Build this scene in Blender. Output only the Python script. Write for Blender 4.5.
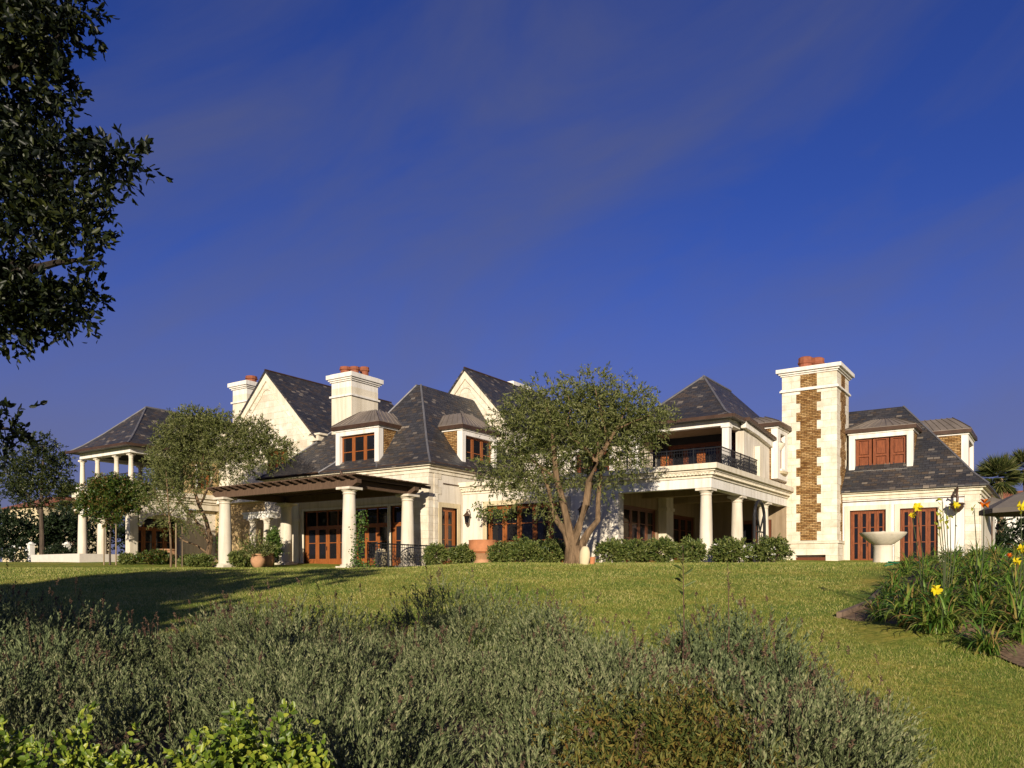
import bpy, math, random
import numpy as np
from mathutils import Vector
random.seed(7); RNG = np.random.default_rng(11)
for o in list(bpy.data.objects): bpy.data.objects.remove(o)
SC = bpy.context.scene; COL = SC.collection
R = math.radians; PI = math.pi

# ------------------------------------------------------------------ camera, sky, sun, exposure
# World axes follow the house: X along its front (towards the viewer's right), Y into it. The eye is at the origin.
F = 825.0; HY = 577.0
N_ = math.hypot(1232, 825)
RX = (1232/N_, 825/N_); FW = (-825/N_, 1232/N_)      # viewer's right and forward, in the ground plane
cam = bpy.data.objects.new('camera', bpy.data.cameras.new('camera')); COL.objects.link(cam)
cam.location = (0, 0, 0); cam.rotation_euler = (R(90), 0, math.atan2(-FW[0], FW[1]))
cam.data.sensor_width = 36; cam.data.lens = F/1024*36; cam.data.shift_y = (HY-384)/1024
cam.data.clip_start = 0.1; cam.data.clip_end = 5000
SC.camera = cam
SUN_EL = R(14.0); sa = (-0.10, -1.0)                 # sun: behind the viewer, a touch to the left
sv = Vector((sa[0]*RX[0]+sa[1]*FW[0], sa[0]*RX[1]+sa[1]*FW[1], 0)).normalized()
sdir = Vector((sv.x*math.cos(SUN_EL), sv.y*math.cos(SUN_EL), math.sin(SUN_EL)))
sun = bpy.data.objects.new('sun', bpy.data.lights.new('sun', 'SUN')); COL.objects.link(sun)
sun.rotation_euler = (-sdir).to_track_quat('-Z', 'Y').to_euler(); sun.location = sdir*60
sun.data.energy = 4.6; sun.data.angle = R(0.5); sun.data.color = (1.0, 0.88, 0.71)
world = bpy.data.worlds.new('World'); SC.world = world; world.use_nodes = True
wn = world.node_tree.nodes; wl = world.node_tree.links; wn.clear()
def wnode(t, **k):
    n = wn.new(t)
    for a, b in k.items(): setattr(n, a, b)
    return n
sky = wnode('ShaderNodeTexSky', sky_type='NISHITA'); sky.sun_disc = False
sky.sun_elevation = SUN_EL; sky.sun_rotation = math.atan2(sdir.x, sdir.y)
sky.air_density = 1.0; sky.dust_density = 0.6; sky.ozone_density = 3.0
tint = wnode('ShaderNodeMix', data_type='RGBA', blend_type='MULTIPLY'); tint.inputs[0].default_value = 1.0
tint.inputs[7].default_value = (0.195, 0.255, 0.645, 1)  # the deep blue a polarising filter leaves
wl.new(sky.outputs[0], tint.inputs[6])
tc = wnode('ShaderNodeTexCoord')
ma = wnode('ShaderNodeMapping'); ma.inputs['Rotation'].default_value = (0, 0, -math.atan2(RX[1], RX[0])); wl.new(tc.outputs['Generated'], ma.inputs[0])
mb_ = wnode('ShaderNodeMapping'); mb_.inputs['Rotation'].default_value = (0, R(27), 0); wl.new(ma.outputs[0], mb_.inputs[0])
mp = wnode('ShaderNodeMapping'); mp.inputs['Scale'].default_value = (1.2, 1.2, 3.6); mp.inputs['Location'].default_value = (0.4, 0.2, 0.35); wl.new(mb_.outputs[0], mp.inputs[0])
nz = wnode('ShaderNodeTexNoise'); nz.inputs['Scale'].default_value = 1.7; nz.inputs['Detail'].default_value = 7; nz.inputs['Roughness'].default_value = 0.55; nz.inputs['Distortion'].default_value = 0.5
wl.new(mp.outputs[0], nz.inputs['Vector'])
cr = wnode('ShaderNodeValToRGB'); cr.color_ramp.elements[0].position = 0.40; cr.color_ramp.elements[1].position = 0.74
cr.color_ramp.elements[1].color = (0.55, 0.55, 0.55, 1)
wl.new(nz.outputs[0], cr.inputs[0])
cl = wnode('ShaderNodeMix', data_type='RGBA'); cl.inputs[7].default_value = (0.86, 0.88, 1.26, 1)   # thin lilac cirrus
wl.new(cr.outputs[0], cl.inputs[0]); wl.new(tint.outputs[2], cl.inputs[6])
sp = wnode('ShaderNodeSeparateXYZ'); wl.new(tc.outputs['Generated'], sp.inputs[0])
hz = wnode('ShaderNodeMapRange', interpolation_type='SMOOTHSTEP'); hz.inputs[1].default_value = 0.02; hz.inputs[2].default_value = 0.42; hz.inputs[3].default_value = 0.75; hz.inputs[4].default_value = 0.0; wl.new(sp.outputs[2], hz.inputs[0])
hm = wnode('ShaderNodeMix', data_type='RGBA'); hm.inputs[7].default_value = (1.06, 1.03, 1.72, 1); wl.new(hz.outputs[0], hm.inputs[0]); wl.new(cl.outputs[2], hm.inputs[6])
bg = wnode('ShaderNodeBackground'); bg.inputs[1].default_value = 0.10
wo = wnode('ShaderNodeOutputWorld'); wl.new(hm.outputs[2], bg.inputs[0]); wl.new(bg.outputs[0], wo.inputs[0])
SC.view_settings.view_transform = 'Standard'; SC.view_settings.look = 'None'
SC.view_settings.exposure = 0.55; SC.view_settings.gamma = 1.0

# ------------------------------------------------------------------ place finding
def ray(px):
    k = (px-512)/F
    return (k*RX[0]+FW[0], k*RX[1]+FW[1])
def XY(px, Y): r = ray(px); return r[0]*Y/r[1]       # X on a front-facing plane
def YX(px, X): r = ray(px); return r[1]*X/r[0]       # Y on a right-facing plane
def PD(px, d): r = ray(px); return (r[0]*d, r[1]*d)  # at a depth
def W(x, d): return (x*RX[0]+d*FW[0], x*RX[1]+d*FW[1])
def cam_xd(X, Y): return (X*RX[0]+Y*RX[1], X*FW[0]+Y*FW[1])
def zz(py, d): return (HY-py)*d/F
def sstep(a, b, x):
    t = np.clip((np.asarray(x, float)-a)/(b-a), 0, 1); return t*t*(3-2*t)
GD = [-60, 0, 7, 12, 16, 20, 24, 27, 30, 34, 38, 45, 60, 100, 4000]
GZ = [-2.9, -2.2, -1.68, -1.15, -0.77, -0.40, -0.08, 0.14, 0.30, 0.36, 0.43, 0.82, 1.1, 1.25, 1.3]
_dd = np.linspace(-60, 130, 761); _zz = np.interp(_dd, GD, GZ)
_k = np.hanning(17); _k /= _k.sum(); _zs = np.convolve(np.pad(_zz, 8, mode='edge'), _k, 'valid')
def ground(x, d):
    x = np.asarray(x, float); d = np.asarray(d, float)
    z = np.interp(d, _dd, _zs)
    k = x/np.maximum(d, 1.0)
    z = z + 0.20*sstep(-0.16, -0.02, k)*sstep(14, 28, d)
    z = z + 0.62*sstep(0.43, 0.56, k)*sstep(11.0, 15.5, d)*(1-sstep(20, 29, d))
    z = z + 0.035*np.sin(x*0.55+d*0.31)*np.sin(d*0.43-x*0.22)*(1-sstep(24, 30, d))
    return z
def gz(X, Y):
    x, d = cam_xd(X, Y); return float(ground(x, d))
def GP(px, d):
    X, Y = PD(px, d); return (X, Y, gz(X, Y))

# ------------------------------------------------------------------ materials
MATS = {}
class NM:
    def __init__(s, name, rough=0.7, spec=0.3):
        s.m = bpy.data.materials.new(name); s.m.use_nodes = True
        s.t = s.m.node_tree; s.n = s.t.nodes; s.b = s.n['Principled BSDF']; s.out = s.n['Material Output']
        s.b.inputs['Roughness'].default_value = rough; s.b.inputs['Specular IOR Level'].default_value = spec
        MATS[name] = s.m
    def new(s, t, **k):
        n = s.n.new(t)
        for a, b in k.items():
            setattr(n, a, b)
        return n
    def L(s, a, b): s.t.links.new(a, b)
    def uv(s): return s.new('ShaderNodeTexCoord').outputs['UV']
    def obj(s): return s.new('ShaderNodeTexCoord').outputs['Object']
    def noise(s, scale, detail=4, rough=0.55, vec=None):
        n = s.new('ShaderNodeTexNoise'); n.inputs['Scale'].default_value = scale; n.inputs['Detail'].default_value = detail; n.inputs['Roughness'].default_value = rough
        if vec is not None: s.L(vec, n.inputs['Vector'])
        return n
    def ramp(s, fac, stops, interp='LINEAR'):
        r = s.new('ShaderNodeValToRGB'); e = r.color_ramp; e.interpolation = interp
        while len(e.elements) < len(stops): e.elements.new(0.5)
        for el, (p, c) in zip(e.elements, stops): el.position = p; el.color = (*c, 1)
        s.L(fac, r.inputs[0]); return r.outputs[0]
    def mix(s, fac, a, b, mode='MIX'):
        n = s.new('ShaderNodeMix', data_type='RGBA', blend_type=mode)
        for sock, v in ((n.inputs[0], fac), (n.inputs[6], a), (n.inputs[7], b)):
            if hasattr(v, 'is_linked'): s.L(v, sock)
            elif isinstance(v, (int, float)): sock.default_value = v
            else: sock.default_value = (*v, 1)
        return n.outputs[2]
    def bump(s, h, strength=0.4, dist=0.02):
        n = s.new('ShaderNodeBump'); n.inputs['Strength'].default_value = strength; n.inputs['Distance'].default_value = dist
        s.L(h, n.inputs['Height']); s.L(n.outputs[0], s.b.inputs['Normal'])
    def col(s, c): s.L(c, s.b.inputs['Base Color'])
def brick(nm, vec, w, h, mortar, offs=0.5, smooth=0.1, c1=(0, 0, 0), c2=(1, 1, 1)):
    b = nm.new('ShaderNodeTexBrick'); nm.L(vec, b.inputs['Vector']); b.offset = offs
    b.inputs['Scale'].default_value = 1; b.inputs['Brick Width'].default_value = w; b.inputs['Row Height'].default_value = h
    b.inputs['Mortar Size'].default_value = mortar; b.inputs['Mortar Smooth'].default_value = smooth
    b.inputs['Color1'].default_value = (*c1, 1); b.inputs['Color2'].default_value = (*c2, 1); b.inputs['Mortar'].default_value = (0.5, 0.5, 0.5, 1)
    return b
def warp(nm, vec, scale, amt):
    n = nm.noise(scale, 3, vec=vec); m = nm.new('ShaderNodeMix', data_type='RGBA', blend_type='LINEAR_LIGHT'); m.inputs[0].default_value = amt
    nm.L(vec, m.inputs[6]); nm.L(n.outputs['Color'], m.inputs[7]); return m.outputs[2]

def m_stucco(name, c, var=0.86):
    s = NM(name, 0.85, 0.15); o = s.obj(); n = s.noise(0.8, 6, 0.6, o); n2 = s.noise(30, 4, 0.6, o)
    d = tuple(x*var for x in c)
    mpn = s.new('ShaderNodeMapping'); mpn.inputs['Scale'].default_value = (2.6, 2.6, 0.22); s.L(o, mpn.inputs[0]); n3 = s.noise(1.6, 6, 0.65, mpn.outputs[0])   # rain streaks
    streak = s.ramp(n3.outputs[0], [(0.34, (0.80, 0.78, 0.74)), (0.56, (1, 1, 1))])
    s.col(s.mix(1.0, s.mix(s.ramp(n.outputs[0], [(0.35, (0, 0, 0)), (0.7, (1, 1, 1))]), d, c), streak, 'MULTIPLY')); s.bump(n2.outputs[0], 0.25, 0.01)
def m_block(name, cols, w, h, mortar, mc, stain=0.12, rel=0.5):
    s = NM(name, 0.85, 0.15); uv = s.uv(); b = brick(s, uv, w, h, mortar, smooth=0.3)
    tone = s.ramp(b.outputs['Color'], [(i/(len(cols)-1), c) for i, c in enumerate(cols)])
    n = s.noise(2.2, 6, 0.65, s.obj()); n2 = s.noise(14, 5, 0.6, s.obj())
    dirt = s.ramp(n.outputs[0], [(0.30, (1-2*stain, 1-2.3*stain, 1-2.8*stain)), (0.62, (1, 1, 1))])
    c = s.mix(1.0, tone, dirt, 'MULTIPLY'); c = s.mix(b.outputs['Fac'], c, mc)
    s.col(c)
    inv = s.new('ShaderNodeMath', operation='MULTIPLY_ADD'); s.L(b.outputs['Fac'], inv.inputs[0]); inv.inputs[1].default_value = -1.0; s.L(n2.outputs[0], inv.inputs[2])
    s.bump(inv.outputs[0], rel, 0.015 if rel < 0.8 else 0.05)
m_stucco('stucco', (0.71, 0.65, 0.545)); m_stucco('cream_trim', (0.73, 0.66, 0.52), 0.9); m_stucco('yellow_trim', (0.62, 0.52, 0.33), 0.9)
m_stucco('white_paint', (0.77, 0.735, 0.665), 0.93); m_stucco('column_stone', (0.70, 0.63, 0.51), 0.82)
m_block('limestone', [(0.63, 0.565, 0.445), (0.73, 0.67, 0.55), (0.69, 0.62, 0.49), (0.75, 0.705, 0.60)], 0.78, 0.36, 0.007, (0.44, 0.37, 0.26), 0.13)
m_block('ledge_stone', [(0.21, 0.105, 0.036), (0.40, 0.23, 0.085), (0.50, 0.33, 0.15), (0.28, 0.15, 0.055)], 0.27, 0.085, 0.013, (0.085, 0.048, 0.02), 0.24, 1.0)
m_block('tan_stone', [(0.40, 0.29, 0.14), (0.52, 0.39, 0.21), (0.46, 0.33, 0.17)], 0.5, 0.2, 0.012, (0.33, 0.25, 0.13), 0.16)
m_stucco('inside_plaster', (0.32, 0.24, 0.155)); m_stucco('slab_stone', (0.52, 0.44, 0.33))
# slate: every tile its own tone
s = NM('slate', 0.55, 0.4); uv = warp(s, s.uv(), 9, 0.012); b = brick(s, uv, 0.30, 0.17, 0.012, smooth=0.2)
wnz = s.new('ShaderNodeTexWhiteNoise', noise_dimensions='1D'); s.L(b.outputs['Color'], wnz.inputs['W'])
tone = s.ramp(b.outputs['Color'], [(0.0, (0.047, 0.048, 0.052)), (0.22, (0.031, 0.033, 0.037)), (0.45, (0.060, 0.057, 0.056)), (0.62, (0.036, 0.035, 0.034)), (0.80, (0.078, 0.060, 0.043)), (0.93, (0.055, 0.055, 0.057)), (0.97, (0.19, 0.165, 0.13))])
nn = s.noise(0.55, 4, 0.6, s.obj()); dirt = s.ramp(nn.outputs[0], [(0.35, (0.75, 0.75, 0.78)), (0.65, (1.15, 1.08, 1.02))])
c = s.mix(1.0, tone, dirt, 'MULTIPLY'); c = s.mix(b.outputs['Fac'], c, (0.022, 0.02, 0.022)); s.col(c)
sep = s.new('ShaderNodeSeparateXYZ'); s.L(uv, sep.inputs[0])
md = s.new('ShaderNodeMath', operation='MODULO'); dv = s.new('ShaderNodeMath', operation='DIVIDE'); s.L(sep.outputs[1], dv.inputs[0]); dv.inputs[1].default_value = 0.17
ad = s.new('ShaderNodeMath', operation='ADD'); s.L(dv.outputs[0], ad.inputs[0]); ad.inputs[1].default_value = 100; s.L(ad.outputs[0], md.inputs[0]); md.inputs[1].default_value = 1.0
m2 = s.new('ShaderNodeMath', operation='MULTIPLY_ADD'); s.L(md.outputs[0], m2.inputs[0]); m2.inputs[1].default_value = -0.8; s.L(b.outputs['Color'], m2.inputs[2]); s.bump(m2.outputs[0], 0.9, 0.03)
def m_plain(name, c, rough, metal=0.0, var=0.7, scale=3, spec=0.4, bump=0.15):
    s = NM(name, rough, spec); s.b.inputs['Metallic'].default_value = metal
    n = s.noise(scale, 5, 0.6, s.obj()); d = tuple(x*var for x in c)
    s.col(s.mix(s.ramp(n.outputs[0], [(0.35, (0, 0, 0)), (0.65, (1, 1, 1))]), d, c)); s.bump(n.outputs[0], bump, 0.01)
m_plain('pot_red', (0.30, 0.095, 0.045), 0.8, 0, 0.7); m_plain('seam_metal', (0.27, 0.225, 0.18), 0.5, 0.35, 0.72, 1.6); m_plain('gutter', (0.085, 0.048, 0.030), 0.45, 0.3); m_plain('iron', (0.012, 0.012, 0.014), 0.5)
m_plain('terracotta', (0.50, 0.20, 0.085), 0.8, 0, 0.75); m_plain('pot_clay', (0.46, 0.25, 0.13), 0.85, 0, 0.75); m_plain('dark_lead', (0.16, 0.155, 0.16), 0.5, 0.2)
m_plain('soil', (0.24, 0.165, 0.105), 0.95, 0, 0.5, 12, 0.1, 0.8); m_plain('wood_edge', (0.22, 0.15, 0.10), 0.85, 0, 0.6, 6); m_plain('hose', (0.02, 0.20, 0.09), 0.4)
m_plain('painted_shade', (0.02, 0.02, 0.024), 0.9); m_plain('canvas_grey', (0.17, 0.145, 0.12), 0.9, 0, 0.85); m_plain('tile_roof', (0.34, 0.12, 0.06), 0.8); m_plain('cloth', (0.74, 0.72, 0.70), 0.9, 0, 0.9); m_plain('paving', (0.40, 0.32, 0.23), 0.9)  # the near-black first one paints shade onto loggia and pavilion surfaces
m_plain('stalk', (0.06, 0.075, 0.025), 0.7); m_plain('planter_wall', (0.60, 0.55, 0.48), 0.9, 0, 0.9)
def m_wood(name, c, rough=0.4, var=0.55, spec=0.35):
    s = NM(name, rough, spec); o = s.obj(); mpn = s.new('ShaderNodeMapping'); mpn.inputs['Scale'].default_value = (9, 9, 1.2); s.L(o, mpn.inputs[0])
    n = s.noise(2.5, 6, 0.65, mpn.outputs[0]); d = tuple(x*var for x in c)
    s.col(s.mix(s.ramp(n.outputs[0], [(0.3, (0, 0, 0)), (0.7, (1, 1, 1))]), d, c)); s.bump(n.outputs[0], 0.2, 0.01)
m_wood('mahogany', (0.33, 0.105, 0.028), var=0.5); m_wood('shutter_wood', (0.27, 0.080, 0.028), var=0.4); m_wood('dark_mahogany', (0.16, 0.05, 0.022)); m_wood('pergola_wood', (0.125, 0.078, 0.050), 0.75, 0.55, 0.2); m_wood('stake', (0.30, 0.22, 0.13), 0.8)
s = NM('glass', 0.05, 0.35); s.b.inputs['Base Color'].default_value = (0.010, 0.010, 0.012, 1)
n = s.noise(1.3, 2, 0.5, s.obj()); s.bump(n.outputs[0], 0.06, 0.05)
def m_bark(name, c1, c2, scale=6):
    s = NM(name, 0.9, 0.15); o = s.obj(); mpn = s.new('ShaderNodeMapping'); mpn.inputs['Scale'].default_value = (1, 1, 0.25); s.L(o, mpn.inputs[0])
    n = s.noise(scale, 7, 0.7, mpn.outputs[0]); s.col(s.ramp(n.outputs[0], [(0.3, c1), (0.68, c2)])); s.bump(n.outputs[0], 0.9, 0.05)
m_bark('olive_bark', (0.06, 0.040, 0.023), (0.235, 0.155, 0.088)); m_bark('dark_bark', (0.03, 0.022, 0.016), (0.12, 0.09, 0.065)); m_bark('oak_bark', (0.012, 0.009, 0.007), (0.045, 0.034, 0.025)); m_bark('palm_bark', (0.12, 0.08, 0.05), (0.28, 0.20, 0.12), 12)
def m_leaf(name, cols, rough=0.5, spec=0.35, trans=0.3, sc=1.1, fine=0.0):
    s = NM(name, rough, spec); g = s.new('ShaderNodeNewGeometry'); n = s.noise(sc, 2, 0.5, s.obj())
    mx = s.new('ShaderNodeMath', operation='MULTIPLY_ADD'); s.L(n.outputs[0], mx.inputs[0]); mx.inputs[1].default_value = 0.9; mx.inputs[2].default_value = -0.45
    a = s.new('ShaderNodeMath', operation='ADD'); s.L(g.outputs['Random Per Island'], a.inputs[0]); s.L(mx.outputs[0], a.inputs[1])
    if fine:
        nf = s.noise(6.5, 1, 0.4, s.obj()); mf = s.new('ShaderNodeMath', operation='MULTIPLY_ADD'); s.L(nf.outputs[0], mf.inputs[0]); mf.inputs[1].default_value = 2*fine; mf.inputs[2].default_value = -fine
        a2 = s.new('ShaderNodeMath', operation='ADD'); s.L(a.outputs[0], a2.inputs[0]); s.L(mf.outputs[0], a2.inputs[1]); a = a2
    c = s.ramp(a.outputs[0], [(i/(len(cols)-1), k) for i, k in enumerate(cols)]); s.col(c)
    tr = s.new('ShaderNodeBsdfTranslucent'); s.L(c, tr.inputs[0]); ms = s.new('ShaderNodeMixShader'); ms.inputs[0].default_value = trans
    s.L(s.b.outputs[0], ms.inputs[1]); s.L(tr.outputs[0], ms.inputs[2]); s.L(ms.outputs[0], s.out.inputs[0])
m_leaf('olive_leaf', [(0.045, 0.060, 0.014), (0.100, 0.122, 0.028), (0.165, 0.180, 0.050), (0.23, 0.225, 0.095)])
m_leaf('oak_leaf', [(0.010, 0.016, 0.006), (0.022, 0.034, 0.010), (0.045, 0.062, 0.016), (0.09, 0.10, 0.02)], 0.4, 0.4)
m_leaf('shaded_oak_leaf', [(0.003, 0.005, 0.003), (0.006, 0.010, 0.004), (0.011, 0.017, 0.005), (0.045, 0.052, 0.010)], 0.45, 0.25, 0.15)  # shade painted into the dark stops, the bright last stop stands for sunlit leaves
m_leaf('shrub_leaf', [(0.035, 0.060, 0.012), (0.085, 0.120, 0.024), (0.150, 0.180, 0.040), (0.22, 0.23, 0.07)])
m_leaf('gloss_leaf', [(0.05, 0.085, 0.010), (0.11, 0.175, 0.018), (0.21, 0.27, 0.028), (0.36, 0.38, 0.05)], 0.4, 0.35)
m_leaf('citrus_leaf', [(0.020, 0.045, 0.008), (0.055, 0.10, 0.015), (0.09, 0.12, 0.02), (0.16, 0.085, 0.03)], 0.4, 0.4)
m_leaf('vine_leaf', [(0.03, 0.07, 0.01), (0.07, 0.13, 0.02), (0.13, 0.19, 0.035)])
m_leaf('hedge_leaf', [(0.010, 0.020, 0.008), (0.020, 0.036, 0.012), (0.035, 0.050, 0.018)])
m_leaf('lavender_leaf', [(0.058, 0.074, 0.030), (0.112, 0.138, 0.056), (0.190, 0.218, 0.100), (0.30, 0.30, 0.155)], 0.8, 0.1, 0.25, 0.8, 0.6)
m_leaf('green_lavender', [(0.060, 0.085, 0.036), (0.130, 0.165, 0.075), (0.22, 0.255, 0.12)], 0.8, 0.1, 0.25, 0.8, 0.5)
m_leaf('rust_leaf', [(0.04, 0.060, 0.012), (0.085, 0.105, 0.022), (0.15, 0.145, 0.032), (0.20, 0.16, 0.035), (0.14, 0.075, 0.02)], 0.6, 0.2, 0.3, 1.6, 0.4)
m_leaf('spike', [(0.050, 0.030, 0.022), (0.105, 0.062, 0.045), (0.17, 0.115, 0.07)], 0.9, 0.1, 0.1)
m_leaf('lily_leaf', [(0.035, 0.090, 0.012), (0.090, 0.175, 0.022), (0.165, 0.26, 0.038), (0.25, 0.27, 0.055), (0.34, 0.20, 0.075)], 0.42, 0.4)
m_leaf('palm_leaf', [(0.03, 0.045, 0.012), (0.08, 0.10, 0.025), (0.16, 0.15, 0.05)], 0.5, 0.3)
m_leaf('petal_yellow', [(0.75, 0.58, 0.01), (0.80, 0.68, 0.03)], 0.6, 0.2, 0.35); m_leaf('petal_orange', [(0.50, 0.05, 0.01), (0.75, 0.22, 0.01)], 0.6, 0.2, 0.35); m_leaf('petal_white', [(0.7, 0.7, 0.66), (0.8, 0.8, 0.76)], 0.6, 0.2)
m_leaf('bud', [(0.20, 0.24, 0.03), (0.40, 0.38, 0.04)], 0.6, 0.2, 0.2)
m_leaf('grass_blade', [(0.066, 0.128, 0.018), (0.17, 0.23, 0.036), (0.33, 0.325, 0.072), (0.54, 0.46, 0.18)], 0.6, 0.25, 0.3, 0.5, 0.35)
s = NM('lawn', 0.9, 0.1); o = s.obj(); n1 = s.noise(0.35, 5, 0.6, o); n2 = s.noise(9, 6, 0.7, o); n3 = s.noise(2.2, 4, 0.6, o)
c1 = s.ramp(n2.outputs[0], [(0.30, (0.12, 0.148, 0.024)), (0.5, (0.26, 0.275, 0.055)), (0.72, (0.45, 0.40, 0.12))])
c2 = s.ramp(n1.outputs[0], [(0.36, (0.60, 0.80, 0.60)), (0.66, (1.28, 1.10, 1.0))]); c3 = s.ramp(n3.outputs[0], [(0.35, (0.68, 0.82, 0.7)), (0.65, (1.2, 1.08, 1.0))])
s.col(s.mix(1.0, s.mix(1.0, c1, c2, 'MULTIPLY'), c3, 'MULTIPLY')); s.bump(n2.outputs[0], 0.8, 0.05)

# ------------------------------------------------------------------ mesh builder
class MB:
    def __init__(s): s.v = []; s.f = []
    def face(s, pts):
        i = len(s.v); s.v += [tuple(p) for p in pts]; s.f.append(tuple(range(i, i+len(pts))))
    def box(s, x0, x1, y0, y1, z0, z1):
        if x0 > x1: x0, x1 = x1, x0
        if y0 > y1: y0, y1 = y1, y0
        if z0 > z1: z0, z1 = z1, z0
        i = len(s.v)
        s.v += [(x0, y0, z0), (x1, y0, z0), (x1, y1, z0), (x0, y1, z0), (x0, y0, z1), (x1, y0, z1), (x1, y1, z1), (x0, y1, z1)]
        s.f += [tuple(i+k for k in q) for q in ((0, 3, 2, 1), (4, 5, 6, 7), (0, 1, 5, 4), (1, 2, 6, 5), (2, 3, 7, 6), (3, 0, 4, 7))]
    def prism(s, pts, vec):
        n = len(pts); i = len(s.v); s.v += [tuple(p) for p in pts] + [tuple(p[k]+vec[k] for k in range(3)) for p in pts]
        s.f.append(tuple(range(i+n-1, i-1, -1))); s.f.append(tuple(range(i+n, i+2*n)))
        for k in range(n): q = (k+1) % n; s.f.append((i+k, i+q, i+n+q, i+n+k))
    def lathe(s, c, prof, n=20, sx=1, sy=1):
        i = len(s.v)
        for r, z in prof:
            for k in range(n): a = 2*PI*k/n; s.v.append((c[0]+r*sx*math.cos(a), c[1]+r*sy*math.sin(a), c[2]+z))
        for j in range(len(prof)-1):
            for k in range(n): q = (k+1) % n; s.f.append((i+j*n+k, i+j*n+q, i+(j+1)*n+q, i+(j+1)*n+k))
        s.f.append(tuple(i+k for k in range(n-1, -1, -1))); s.f.append(tuple(i+(len(prof)-1)*n+k for k in range(n)))
    def tube(s, pts, rad, n=8):
        pts = [Vector(p) for p in pts]; i = len(s.v); m = len(pts)
        if not hasattr(rad, '__len__'): rad = [rad]*m
        up = Vector((0.3, 0.1, 1)).normalized()
        for j, p in enumerate(pts):
            t = (pts[min(j+1, m-1)]-pts[max(j-1, 0)]).normalized(); a = t.cross(up)
            if a.length < 0.05: a = t.cross(Vector((1, 0, 0)))
            a.normalize(); b = t.cross(a)
            for k in range(n): w = 2*PI*k/n; q = p+(a*math.cos(w)+b*math.sin(w))*rad[j]; s.v.append(tuple(q))
        for j in range(m-1):
            for k in range(n): q = (k+1) % n; s.f.append((i+j*n+k, i+j*n+q, i+(j+1)*n+q, i+(j+1)*n+k))
        s.f.append(tuple(i+k for k in range(n-1, -1, -1))); s.f.append(tuple(i+(m-1)*n+k for k in range(n)))
    def build(s, name, mat, parent=None, off=(0, 0, 0), smooth=False, loc=None):
        V = np.array(s.v, float).reshape(-1, 3)-np.array(off, float)
        me = bpy.data.meshes.new(name); me.from_pydata(V.tolist(), [], s.f); me.update()
        uvl = me.uv_layers.new(name='UVMap'); W0 = np.array(s.v, float).reshape(-1, 3)
        for p in me.polygons:
            nx, ny, nz_ = p.normal
            h = math.hypot(nx, ny)
            if h < 0.15: t = (1, 0, 0); bb = (0, 1, 0)
            else:
                t = (-ny/h, nx/h, 0); bb = (-nx*nz_/h, -ny*nz_/h, h)
            for li in p.loop_indices:
                q = W0[me.loops[li].vertex_index]
                uvl.data[li].uv = (q[0]*t[0]+q[1]*t[1], q[0]*bb[0]+q[1]*bb[1]+q[2]*bb[2])
        if smooth:
            me.polygons.foreach_set('use_smooth', [True]*len(me.polygons))
            try: me.set_sharp_from_angle(angle=R(35))
            except Exception: pass
        me.materials.append(MATS[mat])
        o = bpy.data.objects.new(name, me); COL.objects.link(o)
        if parent: o.parent = parent
        if loc: o.location = loc
        return o
def tag(o, label=None, cat=None, group=None, kind=None):
    if label: o['label'] = label
    if cat: o['category'] = cat
    if group: o['group'] = group
    if kind: o['kind'] = kind
    return o
def thing(name, label, cat, loc=(0, 0, 0), rz=0, group=None):
    o = bpy.data.objects.new(name, None); COL.objects.link(o); o.empty_display_size = 0.3
    o.location = loc; o.rotation_euler = (0, 0, rz); return tag(o, label, cat, group)
def dup(root, loc, rz=0, sc=1.0, label=None, group=None):
    def cp(o, par):
        c = o.copy(); COL.objects.link(c)
        if par: c.parent = par
        for ch in o.children: cp(ch, c)
        return c
    r = cp(root, None); r.location = loc; r.rotation_euler = (0, 0, rz); r.scale = (sc, sc, sc)
    if label: r['label'] = label
    if group: r['group'] = group
    return r
# leaves: numpy arrays -> one mesh
def unit(a): return a/np.maximum(np.linalg.norm(a, axis=-1, keepdims=True), 1e-9)
def leaf_mesh(name, P, D, L, Wd, mat, parent=None, big=False, up=None, loc=None, fold=0.25, droop=0.0):
    n = len(P); D = unit(D); ref = RNG.normal(size=(n, 3)) if up is None else up+0.35*RNG.normal(size=(n, 3))
    S = unit(np.cross(D, ref)); U = unit(np.cross(S, D)); L = np.broadcast_to(L, n)[:, None]; Wd = np.broadcast_to(Wd, n)[:, None]
    lift = U*Wd*fold
    if big:
        l1 = P+D*L*0.33; l2 = P+D*L*0.72; tip = P+D*L-U*L*droop
        V = np.stack([P, l1-S*Wd*0.5+lift, l2-S*Wd*0.42+lift, tip, l2+S*Wd*0.42+lift, l1+S*Wd*0.5+lift], 1).reshape(-1, 3)
        F_ = np.array([0, 1, 2, 3, 0, 3, 4, 5]); base = (np.arange(n)*6)[:, None]; idx = (base+F_).ravel(); nf = 2*n; k = 4
    else:
        V = np.stack([P, P+D*L*0.45-S*Wd*0.5+lift, P+D*L, P+D*L*0.45+S*Wd*0.5+lift], 1).reshape(-1, 3)
        F_ = np.array([0, 1, 2, 0, 2, 3]); base = (np.arange(n)*4)[:, None]; idx = (base+F_).ravel(); nf = 2*n; k = 3
    return raw_mesh(name, V, idx, nf, k, mat, parent, loc)
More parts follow.
